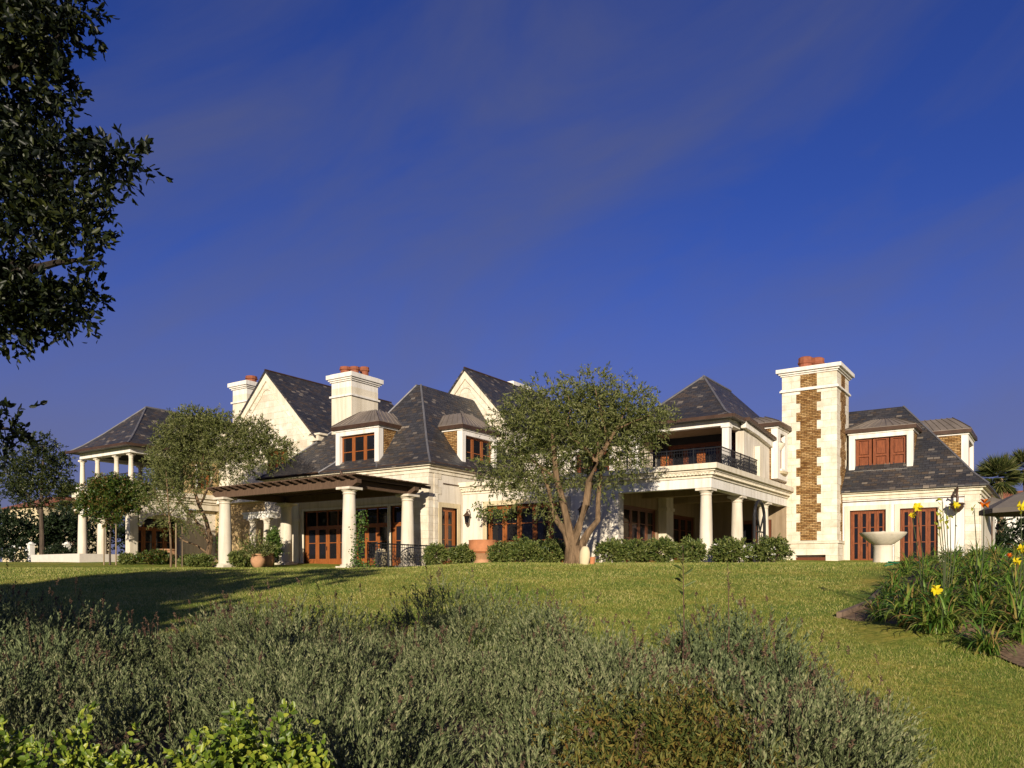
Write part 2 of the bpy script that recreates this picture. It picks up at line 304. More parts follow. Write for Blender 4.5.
def raw_mesh(name, V, idx, nf, k, mat, parent=None, loc=None):
    me = bpy.data.meshes.new(name); me.vertices.add(len(V)); me.vertices.foreach_set('co', np.ascontiguousarray(V, dtype=np.float32).ravel())
    me.loops.add(len(idx)); me.loops.foreach_set('vertex_index', np.ascontiguousarray(idx, dtype=np.int32))
    me.polygons.add(nf); me.polygons.foreach_set('loop_start', np.arange(nf, dtype=np.int32)*k); me.polygons.foreach_set('loop_total', np.full(nf, k, dtype=np.int32))
    me.update(calc_edges=True); me.materials.append(MATS[mat])
    o = bpy.data.objects.new(name, me); COL.objects.link(o)
    if parent: o.parent = parent
    if loc: o.location = loc
    return o
def sphere_dirs(n): return unit(RNG.normal(size=(n, 3)))
def twigs(C, Dm, n_per, ln, L, spread=0.9):
    """leaf positions and directions along many short twigs starting at C with direction Dm"""
    m = len(C); Dm = unit(Dm); t = RNG.uniform(0.1, 1.0, size=(m, n_per, 1)); ln = np.broadcast_to(ln, m).reshape(m, 1, 1)
    P = C[:, None, :]+Dm[:, None, :]*t*ln+np.array([0, 0, -1.0])*(t**2)*ln*0.18
    D = unit(Dm[:, None, :]+spread*RNG.normal(size=(m, n_per, 3))); return P.reshape(-1, 3), D.reshape(-1, 3)

# ------------------------------------------------------------------ ground
dr = np.concatenate([np.linspace(-60, 2, 24), np.linspace(2.5, 48, 150), np.linspace(49, 140, 40), np.geomspace(160, 3500, 16)])
kr = np.linspace(-1, 1, 121); kr = np.sign(kr)*np.abs(kr)**1.25
xs = np.array([kr*(62+1.6*abs(d)) for d in dr]); ds = np.repeat(dr[:, None], len(kr), 1); zs = ground(xs, ds)
Vg = np.stack([xs*RX[0]+ds*FW[0], xs*RX[1]+ds*FW[1], zs], -1).reshape(-1, 3)
nc = len(kr); a = (np.arange(len(dr)-1)[:, None]*nc+np.arange(nc-1)[None, :]).ravel(); idx = np.stack([a, a+1, a+nc+1, a+nc], 1).ravel()
lawn = raw_mesh('ground', Vg, idx, len(a), 4, 'lawn'); tag(lawn, 'broad lawn of short olive green grass rising to the house', 'ground', kind='structure')
for p in lawn.data.polygons: p.use_smooth = True
def sheet(name, poly, mat, lift, label, cat, step=0.25):
    """a patch of ground cover following the terrain; poly is a convex list of (px, d)"""
    pts = [((px-512)/F*d, d) for px, d in poly]; P = np.array(pts); c = P.mean(0); mb = MB(); rings = []
    per = []
    for i in range(len(P)):
        A, B = P[i], P[(i+1) % len(P)]; n = max(2, int(np.linalg.norm(B-A)/step))
        for k in range(n): per.append(A+(B-A)*k/n)
    per = np.array(per); m = 14
    for j in range(m+1): rings.append(c+(per-c)*j/m)
    n = len(per)
    for j in range(m+1):
        for q in rings[j]: X, Y = W(*q); mb.v.append((X, Y, float(ground(q[0], q[1]))+lift))
    for j in range(m):
        for k in range(n): q = (k+1) % n; mb.f.append((j*n+k, j*n+q, (j+1)*n+q, (j+1)*n+k))
    o = mb.build(name, mat); return tag(o, label, cat, kind='structure')

# ------------------------------------------------------------------ the house
M0 = (-24.0, 34.0, 0.45)
H = thing('mansion', 'large cream stone mansion with steep slate roofs, dormers, chimneys and columned porches', 'house', M0)
def hp(name, mat, mb, parent=None, smooth=False):
    return mb.build(name, mat, parent or H, off=M0, smooth=smooth)
class FR:
    """a wall's own frame: a along the wall, b into the building, z up"""
    def __init__(s, axis, pos): s.ax = axis; s.p = pos
    def pt(s, a, b, z): return (a, s.p+b, z) if s.ax == 'Y' else (s.p-b, a, z)
    def box(s, mb, a0, a1, b0, b1, z0, z1):
        if s.ax == 'Y': mb.box(a0, a1, s.p+b0, s.p+b1, z0, z1)
        else: mb.box(s.p-b1, s.p-b0, a0, a1, z0, z1)
def wall(name, fr, a0, a1, z0, z1, mat, th=0.35, openings=(), parent=None):
    mb = MB(); ops = sorted(openings); cur = a0
    for (o0, o1, oz0, oz1) in ops:
        if o0 > cur: fr.box(mb, cur, o0, 0, th, z0, z1)
        if oz0 > z0: fr.box(mb, o0, o1, 0, th, z0, oz0)
        if oz1 < z1: fr.box(mb, o0, o1, 0, th, oz1, z1)
        cur = o1
    if cur < a1: fr.box(mb, cur, a1, 0, th, z0, z1)
    return hp(name, mat, mb, parent)
def glazed(name, fr, a0, a1, z0, z1, n=2, wood='mahogany', surround='yellow_trim', sw=0.22, transom=0.0, rows=2, panel=0.22, b=0.14, sill=False, handle=True, parent=None, stf=0.19):
    """french doors or windows in an opening: frame and leaves in wood, panes behind, casing round it"""
    f = MB(); w = 0.07
    fr.box(f, a0, a0+w, b-0.03, b+0.08, z0, z1); fr.box(f, a1-w, a1, b-0.03, b+0.08, z0, z1); fr.box(f, a0+w, a1-w, b-0.03, b+0.08, z1-w, z1)
    zt = z1-w
    if transom:
        zt = z1-w-transom; fr.box(f, a0+w, a1-w, b-0.028, b+0.08, zt-0.07, zt)
        for k in range(1, n): x = a0+w+(a1-a0-2*w)*k/n; fr.box(f, x-0.03, x+0.03, b-0.02, b+0.06, zt, z1-w)
        zt -= 0.07
    root = hp(name, wood, f, parent)
    lw = (a1-a0-2*w)/n; st = min(0.12, lw*stf); pan = (zt-z0)*panel
    for k in range(n):
        x0 = a0+w+lw*k+0.006; x1 = x0+lw-0.012; l = MB()
        fr.box(l, x0, x0+st, b, b+0.06, z0, zt); fr.box(l, x1-st, x1, b, b+0.06, z0, zt)
        fr.box(l, x0+st, x1-st, b, b+0.06, zt-st, zt); fr.box(l, x0+st, x1-st, b, b+0.06, z0, z0+max(pan, st))
        for r in range(1, rows): zr = z0+pan+(zt-z0-pan)*r/rows; fr.box(l, x0+st, x1-st, b+0.012, b+0.05, zr-0.02, zr+0.02)
        hp('door_leaf' if panel > 0.1 else 'sash', wood, l, root)
    g = MB(); fr.box(g, a0+w, a1-w, b+0.035, b+0.042, z0+0.02, z1-w-0.01); hp('pane', 'glass', g, root)
    if surround:
        s = MB(); fr.box(s, a0-sw, a0, -0.05, b+0.09, z0-0.02, z1); fr.box(s, a1, a1+sw, -0.05, b+0.09, z0-0.02, z1); fr.box(s, a0-sw, a1+sw, -0.05, b+0.09, z1, z1+sw)
        if sill: fr.box(s, a0-sw-0.06, a1+sw+0.06, -0.12, b+0.09, z0-0.16, z0-0.02)
        hp('casing', surround, s, root)
    if handle and panel > 0.1:
        h = MB(); xm = (a0+a1)/2; fr.box(h, xm-0.05, xm-0.03, b-0.05, b, z0+0.95, z0+1.15); hp('handle', 'iron', h, root)
    return root
def cornice(name, runs, steps, mat='cream_trim', parent=None):
    """runs: list of (frame, a0, a1, ext0, ext1); every step (z0, z1, out); ext tells which run wraps the corner"""
    mb = MB()
    for fr, a0, a1, e0, e1 in runs:
        if fr.ax == 'X': a0 += 0.021
        for z0, z1, o in steps: fr.box(mb, a0-(o if e0 else 0), a1+(o if e1 else 0), -o, 0.02, z0, z1)
    return hp(name, mat, mb, parent)
def column(X, Y, z0, z1, r, parent, off, square=False, mat='column_stone', name='column'):
    h = z1-z0; m = MB(); zb = 0.16; zc = h-0.30
    if square:
        m.box(X-r, X+r, Y-r, Y+r, z0+zb, z1-0.12)
    else:
        prof = [(r*1.02, zb), (r*1.03, zb+0.2)]+[(r*(1.03-0.19*t**1.6), zb+0.2+(zc-zb-0.2)*t) for t in (0.25, 0.5, 0.75, 1.0)]
        m.lathe((X, Y, z0), prof, 20)
    c = m.build(name, mat, parent, off=off, smooth=not square)
    b = MB(); b.box(X-r*1.32, X+r*1.32, Y-r*1.32, Y+r*1.32, z0-0.1, z0+0.08); b.lathe((X, Y, z0), [(r*1.26, 0.081), (r*1.3, 0.12), (r*1.12, zb)], 20); b.build('base', mat, c, off=off, smooth=True)
    k = MB()
    if not square: k.lathe((X, Y, z0), [(r*0.86, zc-0.001), (r*0.97, zc+0.03), (r*0.88, zc+0.05), (r*0.88, zc+0.10), (r*1.12, zc+0.17), (r*1.2, zc+0.20)], 20)
    k.box(X-r*1.28, X+r*1.28, Y-r*1.28, Y+r*1.28, z0+zc+0.201, z1); k.build('capital', mat, c, off=off, smooth=True)
    return c
def railing(pts, z0, z1, parent, off, name='railing', gap=0.12):
    """wrought iron rail along a polyline: bars, scrolls and posts in one part"""
    m = MB()
    for (p, q) in zip(pts, pts[1:]):
        P = Vector((*p, 0)); Q = Vector((*q, 0)); d = (Q-P); ln = d.length; d.normalize()
        at = lambda t, z: tuple(P+d*t+Vector((0, 0, z)))
        m.tube([at(0, z1), at(ln, z1)], 0.03, 6); m.tube([at(0, z0+0.1), at(ln, z0+0.1)], 0.02, 5); m.tube([at(0, z1-0.13), at(ln, z1-0.13)], 0.014, 5)
        n = max(1, round(ln/1.25))
        for k in range(n+1): m.tube([at(ln*k/n, z0), at(ln*k/n, z1+0.04)], 0.028, 6)
        nb = int(ln/gap)
        for k in range(nb):
            t = (k+0.5)*ln/nb; m.tube([at(t, z0+0.1), at(t, z1)], 0.010, 4)
            zc = z0+0.1+(z1-0.23-z0)*(0.30 if k % 2 else 0.68); rr = min(0.085, gap*0.6)
            for zq, r2 in ((zc, rr), (zc+0.21*(1 if k % 2 else -1), rr*0.75)):
                m.tube([at(t+r2*math.cos(w)*1.0, zq+r2*1.35*math.sin(w)) for w in np.linspace(0, 1.75*PI, 9)], 0.011, 4)
    return m.build(name, 'iron', parent, off=off)
def hip_roof(name, x0, x1, y0, y1, prof, mat='slate', ridge_cap=True, thick=0.07, parent=None):
    """prof: list of (inset in x, inset in y, z) from eave to top; the last ring is the ridge"""
    m = MB(); rings = []
    for ix, iy, z in prof:
        a, b_, c, d = x0+ix, x1-ix, y0+iy, y1-iy
        if a > b_: a = b_ = (a+b_)/2
        if c > d: c = d = (c+d)/2
        rings.append([(a, c, z), (b_, c, z), (b_, d, z), (a, d, z)])
    for A, B in zip(rings, rings[1:]):
        for k in range(4):
            q = (k+1) % 4; pts = [A[k], A[q], B[q], B[k]]; u = []
            for p in pts:
                if not u or max(abs(p[i]-u[-1][i]) for i in range(3)) > 1e-5: u.append(p)
            if max(abs(u[0][i]-u[-1][i]) for i in range(3)) < 1e-5: u.pop()
            if len(u) > 2: m.face(u)
    e = rings[0]; z = e[0][2]; low = [(p[0], p[1], z-thick) for p in e]
    for k in range(4): q = (k+1) % 4; m.face([low[k], low[q], e[q], e[k]])
    m.face(list(reversed(low)))
    o = hp(name, mat, m, parent)
    if ridge_cap:
        c = MB(); T = rings[-1]
        for k in range(2): c.tube([r[k] for r in rings], 0.055, 6)
        c.tube([rings[j][3] for j in range(len(rings))], 0.055, 6)
        ln = [p for p in T]; ends = [min(ln), max(ln)]
        if ends[0] != ends[1]: c.tube(ends, 0.075, 6)
        hp('hip_cap', 'dark_lead', c, o)
    return o
def eave_trim(x0, x1, y0, y1, z, sides='FR', gut=True, out=0.28, h=0.38):
    """cream moulding under an eave and the brown gutter on its edge; x0..y1 are the wall faces"""
    runs = []
    if 'F' in sides: runs.append((FR('Y', y0), x0, x1, 'L' in sides, True))
    if 'R' in sides: runs.append((FR('X', x1), y0, y1, False, False))
    if 'L' in sides: pass
    cornice('eave_moulding', runs, [(z-h, z-h*0.62, 0.06), (z-h*0.62, z-h*0.3, 0.14), (z-h*0.3, z-0.005, out)])
    if gut:
        g = MB(); w = 0.09
        if 'F' in sides: g.box(x0-out-w, x1+out+w, y0-out-w, y0-out, z-0.075, z+0.05)
        if 'R' in sides: g.box(x1+out, x1+out+w, y0-out, y1, z-0.075, z+0.05)
        hp('gutter', 'gutter', g)
def dormer(fr, a0, a1, z0, z1, depth, ridge, n=3, shutters=False, pier=0.28, cheek='ledge_stone', win='mahogany', both=True, roof_drop=0.0):
    """a dormer: cream front with its window, stone cheeks, hipped standing seam roof"""
    f = MB(); lint = 0.22
    fr.box(f, a0, a0+pier, -0.02, 0.30, z0-0.5, z1); fr.box(f, a1-pier, a1, -0.02, 0.30, z0-0.5, z1)
    fr.box(f, a0+pier, a1-pier, -0.02, 0.30, z1-lint, z1); fr.box(f, a0+pier, a1-pier, -0.02, 0.30, z0-0.5, z0)
    fr.box(f, a0-0.05, a1+0.05, -0.07, depth, z1-0.002, z1+0.10); fr.box(f, a0+pier-0.02, a1-pier+0.02, -0.10, -0.02, z0-0.07, z0+0.03)
    root = hp('dormer', 'white_paint', f)
    for ca in (a0+0.03, a1-0.27): c = MB(); fr.box(c, ca, ca+0.24, 0.30, depth, z0-0.6, z1-0.003); hp('cheek', cheek, c, root)
    w = MB(); A0, A1, Z0, Z1 = a0+pier, a1-pier, z0+0.03, z1-lint; b = 0.16
    if not shutters:
        lw = (A1-A0)/n
        for k in range(n):
            x0, x1 = A0+lw*k, A0+lw*(k+1); st = 0.10
            fr.box(w, x0+0.004, x0+st, b, b+0.07, Z0, Z1); fr.box(w, x1-st, x1-0.004, b, b+0.07, Z0, Z1); fr.box(w, x0+st, x1-st, b, b+0.07, Z1-st, Z1); fr.box(w, x0+st, x1-st, b, b+0.07, Z0, Z0+st)
            zm = Z0+(Z1-Z0)*0.5; fr.box(w, x0+st, x1-st, b+0.015, b+0.06, zm-0.02, zm+0.02)
        hp('window', win, w, root); g = MB(); fr.box(g, A0, A1, b+0.035, b+0.042, Z0, Z1); hp('pane', 'glass', g, root)
    else:
        lw = (A1-A0)/n
        for k in range(n):
            s = MB(); x0, x1 = A0+lw*k+0.03, A0+lw*(k+1)-0.03; st = 0.13
            fr.box(s, x0, x0+st, b, b+0.06, Z0, Z1); fr.box(s, x1-st, x1, b, b+0.06, Z0, Z1); zm = (Z0+Z1)/2-0.05
            for za, zb in ((Z0, Z0+0.10), (zm-0.045, zm+0.045), (Z1-0.10, Z1)): fr.box(s, x0+st, x1-st, b, b+0.06, za, zb)
            fr.box(s, x0+st+0.05, x1-st-0.05, b+0.02, b+0.09, Z0+0.15, zm-0.09); fr.box(s, x0+st+0.05, x1-st-0.05, b+0.02, b+0.09, zm+0.09, Z1-0.15); fr.box(s, x0+0.01, x1-0.01, b+0.075, b+0.10, Z0, Z1); hp('shutter', win, s, root)
    r = MB(); o = 0.15; ze = z1+0.10; fz = 0.19; zr = ze+fz+ridge; A, B = a0-o, a1+o; sx = min((B-A)*0.36, 1.1); sb = 0.95
    fr.box(r, A, B, -o, depth, ze, ze+fz)
    P = lambda a, b, z: fr.pt(a, b, z); zt = ze+fz
    mid = [(A+sx*0.55, -o+sb*0.5, zt+ridge*0.66), (B-sx*0.55, -o+sb*0.5, zt+ridge*0.66)]
    ring0 = [(A, depth), (A, -o), (B, -o), (B, depth)]; ring1 = [(A+sx*0.52, depth), (A+sx*0.52, -o+sb*0.5), (B-sx*0.52, -o+sb*0.5), (B-sx*0.52, depth)]; ring2 = [(A+sx, depth), (A+sx, -o+sb), (B-sx, -o+sb), (B-sx, depth)]
    hs = [zt+0.001, zt+ridge*0.53, zr]
    for (ra, za), (rb, zb) in (((ring0, hs[0]), (ring1, hs[1])), ((ring1, hs[1]), (ring2, hs[2]))):
        for k in range(3): r.face([P(*ra[k], za), P(*ra[k+1], za), P(*rb[k+1], zb), P(*rb[k], zb)])
    r.face([P(*q, zr) for q in ring2])
    rf = hp('dormer_roof', 'seam_metal', r, root)
    sm = MB()
    for (ra, za), (rb, zb) in (((ring0, hs[0]), (ring1, hs[1])), ((ring1, hs[1]), (ring2, hs[2]))):
        for k in range(3):
            ln = math.dist(ra[k], ra[k+1]); n2 = max(2, round(math.dist(ring0[k], ring0[k+1])/0.34))
            for i in range(n2+1):
                t = i/n2; p = [ra[k][j]+(ra[k+1][j]-ra[k][j])*t for j in (0, 1)]; q = [rb[k][j]+(rb[k+1][j]-rb[k][j])*t for j in (0, 1)]
                sm.tube([P(*p, za+0.015), P(*q, zb+0.015)], 0.028, 4)
    hp('seam', 'seam_metal', sm, root)
    fa = MB(); fr.box(fa, A-0.03, B+0.03, -o-0.03, -o-0.001, ze-0.02, ze+fz-0.03); fr.box(fa, A-0.03, A-0.001, -o-0.001, depth, ze-0.02, ze+fz-0.03); fr.box(fa, B+0.001, B+0.03, -o-0.001, depth, ze-0.02, ze+fz-0.03); hp('fascia', 'gutter', fa, root)
    return root
def chimney(x0, x1, y0, y1, z0, z1, pots, mat='cream_trim', potz=0.55):
    m = MB(); m.box(x0, x1, y0, y1, z0, z1-0.75); root = hp('chimney', mat, m)
    m = MB(); e = lambda o, za, zb: m.box(x0-o, x1+o, y0-o, y1+o, za, zb)
    e(0.09, z1-1.25, z1-1.15); m.box(x0+0.002, x1-0.002, y0+0.002, y1-0.002, z1-0.76, z1-0.35); e(0.07, z1-0.42, z1-0.34); e(0.14, z1-0.34, z1-0.25); e(0.22, z1-0.25, z1-0.02); e(0.05, z1-0.02, z1+0.05)
    hp('chimney_cap', 'white_paint', m, root)
    for (px_, py_, r, h) in pots:
        p = MB(); p.lathe((px_, py_, z1+0.05), [(r*0.95, 0), (r*0.9, h*0.55), (r*1.1, h*0.62), (r*1.14, h*0.72), (r*0.98, h*0.78), (r*1.05, h*0.95), (r*0.8, h), (r*0.6, h)], 12); hp('chimney_pot', 'pot_red', p, root)
    return root
# --- middle wing and loggia (one front plane), terrace on top
YB, XB = 32.35, -11.92; XC = -24.56; YC = 29.74; XL = -16.6; ZT = 4.60; ZF = 0.50
FB = FR('Y', YB); FX = FR('X', XB)
d0, d1 = XY(487, YB), XY(566, YB)
wall('wall', FB, XC, XL, -0.3, 4.05, 'stucco', 0.4, [(d0, d1, ZF, 3.42)])
glazed('french_door', FB, d0, d1, ZF, 3.42, 5, b=0.16, rows=3, panel=0.14)
m = MB(); m.box(XL, XB, YB, YB+0.42, 3.65, 4.05); m.box(XB-0.42, XB, YB+0.42, 43.4, 3.65, 4.05); hp('loggia_beam', 'white_paint', m)
cornice('terrace_cornice', [(FB, XC, XB, False, True), (FX, YB, 43.38, False, False)], [(4.05, 4.16, 0.06), (4.16, 4.30, 0.15), (4.30, 4.38, 0.24), (4.38, ZT, 0.36)])
def comb(axis, a0, a1, pos):
    pts = [(a0, 4.29), (a0, 4.25)]; t = a0
    while t+0.16 < a1: pts += [(t+0.08, 4.25), (t+0.08, 4.17), (t+0.16, 4.17), (t+0.16, 4.25)]; t += 0.16
    pts += [(a1, 4.25), (a1, 4.29)]
    m = MB(); m.prism([(a, pos, z) if axis == 'Y' else (pos, a, z) for a, z in pts], (0, -0.045, 0) if axis == 'Y' else (0.045, 0, 0)); return m
hp('dentil_band', 'cream_trim', comb('Y', XC+0.1, XB, YB-0.151)); m = comb('X', YB, 43.3, XB+0.151)
hp('dentil_band', 'cream_trim', m)
m = MB(); m.box(XC, XB-0.02, YB+0.05, 43.3, 4.40, ZT-0.01); hp('terrace_floor', 'slab_stone', m)
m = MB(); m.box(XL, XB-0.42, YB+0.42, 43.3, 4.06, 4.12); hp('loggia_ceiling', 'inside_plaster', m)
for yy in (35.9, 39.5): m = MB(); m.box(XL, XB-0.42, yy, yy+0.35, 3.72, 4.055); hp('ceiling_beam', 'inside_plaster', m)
m = MB(); m.box(XL+0.1, XB+0.2, YB-0.3, 43.3, -0.3, ZF); hp('loggia_floor', 'paving', m)
FL = FR('X', XL)
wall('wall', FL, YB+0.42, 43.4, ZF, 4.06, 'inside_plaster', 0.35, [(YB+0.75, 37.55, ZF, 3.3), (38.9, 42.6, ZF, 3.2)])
glazed('french_door', FL, YB+0.75, 37.55, ZF, 3.3, 5, 'dark_mahogany', None, b=0.12, rows=3); glazed('french_door', FL, 38.9, 42.6, ZF, 3.2, 4, 'dark_mahogany', None, b=0.12, rows=3)
m = MB(); m.box(XL, XL+0.42, 37.75, 38.6, ZF, 4.05); m.box(XL-0.03, XL+0.48, 37.7, 38.65, 3.25, 3.4); hp('pilaster', 'cream_trim', m)
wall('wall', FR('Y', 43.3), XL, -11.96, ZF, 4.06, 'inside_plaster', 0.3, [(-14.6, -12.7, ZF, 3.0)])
glazed('french_door', FR('Y', 43.3), -14.6, -12.7, ZF, 3.0, 2, 'dark_mahogany', None, b=0.1)
for Y in (32.72, 36.6, 40.5): column(XB-0.36, Y, ZF, 3.65, 0.265, H, M0)
m = MB(); m.box(XL+0.0, XL+0.5, YB-0.02, YB+0.5, -0.2, 3.65); hp('pilaster', 'stucco', m)
railing([(-17.1, 34.1), (-12.12, 34.1), (-12.12, 39.1)], ZT, 5.54, H, M0)
railing([(-24.0, 32.75), (-17.3, 32.75)], ZT, 5.54, H, M0)
# upper storey over the loggia
UX, UY, UL = -12.62, 36.0, -17.2; ZU = 7.15
column(UX+0.02, UY+0.15, ZT, 6.80, 0.16, H, M0, square=True, mat='white_paint', name='post')
column(UL+0.15, UY+0.15, ZT, 6.80, 0.16, H, M0, square=True, mat='white_paint', name='post')
m = MB(); m.box(UL, UX+0.2, UY, UY+0.32, 6.80, 7.12); m.box(UX-0.12, UX+0.2, UY+0.32, 38.9, 6.80, 7.12); hp('upper_beam', 'white_paint', m)
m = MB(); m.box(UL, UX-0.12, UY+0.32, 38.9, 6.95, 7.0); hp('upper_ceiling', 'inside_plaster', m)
wall('wall', FR('Y', 38.9), UL, UX+0.1, ZT, 7.0, 'painted_shade', 0.3, [(-16.6, -13.1, ZT, 6.6)])  # back wall coloured near black to stand for the loggia's shade
glazed('french_door', FR('Y', 38.9), -16.6, -13.1, ZT, 6.6, 4, 'dark_mahogany', None, b=0.1, rows=1, panel=0.12)
for x in (-15.0, -16.9, -13.6):
    s = MB(); s.box(x, x+0.42, 38.72, 38.78, ZT+0.02, 6.1)
    for zq in (4.75, 5.35, 5.95): s.box(x+0.05, x+0.37, 38.70, 38.72, zq, zq+0.06)
    hp('shutter', 'mahogany', s)
wall('wall', FR('X', UL), UY+0.32, 44, ZT, 7.0, 'limestone', 0.35)
wall('wall', FR('X', -12.25), 37.5, 43.38, ZT, 6.75, 'stucco', 0.4, [(41.75, 43.0, 5.25, 6.6)])
glazed('window', FR('X', -12.25), 41.75, 43.0, 5.25, 6.6, 2, 'mahogany', None, panel=0.06, b=0.1)
m = MB(); m.prism([(-12.23, 39.0, ZT), (-12.23, 39.45, ZT), (-12.23, 39.45, 6.2), (-12.23, 39.0, 6.2)], (0.25, 0, 0)); hp('pilaster', 'cream_trim', m)
m = MB(); m.prism([(-12.3, 37.2, 6.82), (-12.3, 37.2, 7.12), (-12.3, 42.2, 6.72), (-12.3, 42.2, 6.44), (-12.3, 41.6, 6.44), (-12.3, 39.0, 6.72)], (0.24, 0, 0)); hp('bargeboard', 'white_paint', m)
m = MB(); m.prism([(-12.9, 37.15, 7.125), (-12.9, 37.15, 7.27), (-12.9, 42.6, 6.83), (-12.9, 42.6, 6.70)], (1.02, 0, 0)); hp('eave_sweep', 'gutter', m)
m = MB(); m.lathe((-11.98, 41.9, 6.30), [(0.10, 0), (0.22, 0.12), (0.34, 0.30), (0.36, 0.40)], 14); hp('bracket', 'cream_trim', m, smooth=True)
m = MB(); m.lathe((-11.98, 42.35, 5.10), [(0.1, 0), (0.45, 0.10), (0.5, 0.22)], 14, 0.7, 1.5); hp('sill', 'yellow_trim', m, smooth=True)
hip_roof('roof', -17.6, -12.15, 35.55, 47.0, [(0, 0, 7.14), (0.55, 0.7, 7.52), (1.3, 1.75, 8.35), (2.725, 3.75, 9.95)])
m = MB(); m.box(-17.65, -12.1, 35.45, 35.56, 7.06, 7.2); m.box(-12.14, -12.03, 35.56, 37.1, 7.06, 7.2); hp('gutter', 'gutter', m)
dormer(FR('X', -11.86), 41.4, 43.2, 5.4, 7.42, 2.6, 0.42, n=1, pier=0.5)
# linking upper wall behind the olive tree
wall('wall', FR('Y', 38.4), -25.3, UL, ZT, 6.9, 'stucco', 0.35, [(-21.6, -19.6, ZT, 6.6)])
glazed('french_door', FR('Y', 38.4), -21.6, -19.6, ZT, 6.6, 2, 'dark_mahogany', 'white_paint')
hip_roof('roof', -26.0, -16.9, 38.0, 44.0, [(0, 0, 6.95), (0.4, 0.8, 7.3), (0.5, 3.0, 8.6)])
# --- central block
FC = FR('Y', YC); FCX = FR('X', XC); ZE = 5.30
o = [(XY(304, YC), XY(348, YC), 0.42, 3.42), (XY(353, YC), XY(388, YC), 0.42, 3.42), (XY(391, YC), XY(405, YC), 0.42, 3.42)]
wall('wall', FC, -33.85, -26.05, -0.3, 5.0, 'stucco', 0.35, o)
for (p, q, z0, z1), n in zip(o, (4, 3, 1)): glazed('french_door', FC, p, q, z0, z1, n, surround='cream_trim', sw=0.10, transom=0.72, rows=2, panel=0.24)
m = MB(); m.box(XY(300, YC), XY(409, YC), YC-0.06, YC, 3.55, 4.0); hp('lintel_band', 'yellow_trim', m)
m = MB(); m.box(-26.05, XC, YC-0.03, YC+0.35, -0.3, 4.98); m.box(XC-0.35, XC+0.03, YC+0.35, YC+0.62, -0.3, 4.98)
for k in range(7): z0 = 0.3+k*0.72; m.box(XC-0.35, XC+0.028, YC+0.62, YC+0.9, z0, z0+0.36)
hp('quoin_corner', 'limestone', m)
wall('wall', FCX, YC+0.35, 38, -0.3, 5.0, 'stucco', 0.33, [(YX(441, XC), YX(457, XC), 0.45, 3.32)])
glazed('french_door', FCX, YX(441, XC), YX(457, XC), 0.45, 3.32, 2, rows=3)
eave_trim(-36.0, XC, YC, 37.5, ZE, h=0.42)
m = MB(); m.box(XC+0.033, XC+0.045, YC+1.0, 32.3, 4.42, 4.47); hp('string_line', 'gutter', m)
for k in (0,):
    d = MB(); d.tube([(-29.9, YC-0.42, ZE-0.05), (-29.75, YC-0.40, ZE-0.3), (-29.5, YC-0.15, ZE-0.5), (-29.5, YC-0.12, ZE-0.75)], 0.06, 8); hp('downpipe', 'gutter', d)
hip_roof('roof', -31.5, -24.18, 29.36, 44.0, [(0, 0, 5.30), (0.55, 0.55, 5.80), (1.15, 1.15, 6.50), (3.5, 3.5, 9.95)])
hip_roof('roof', -36.3, -27.5, 29.37, 38.0, [(0, 0, 5.29), (0.7, 0.7, 5.85), (1.35, 1.35, 6.50), (3.6, 3.6, 8.75)])
m = MB(); m.box(-36.0, -33.85, YC, YC+0.3, 4.2, 5.0); hp('wall', 'cream_trim', m)
dormer(FR('Y', 29.75), XY(336, 29.75), XY(379, 29.75), 5.44, 7.30, 3.0, 0.78, n=3)
dormer(FR('X', -24.62), 32.35, 35.3, 5.44, 7.24, 3.0, 0.78, n=3)
chimney(-33.3, -31.8, 32.0, 34.06, 4.5, 11.0, [(-32.75, 32.5, 0.30, 0.46), (-32.25, 32.7, 0.26, 0.44), (-32.3, 33.5, 0.26, 0.60)])
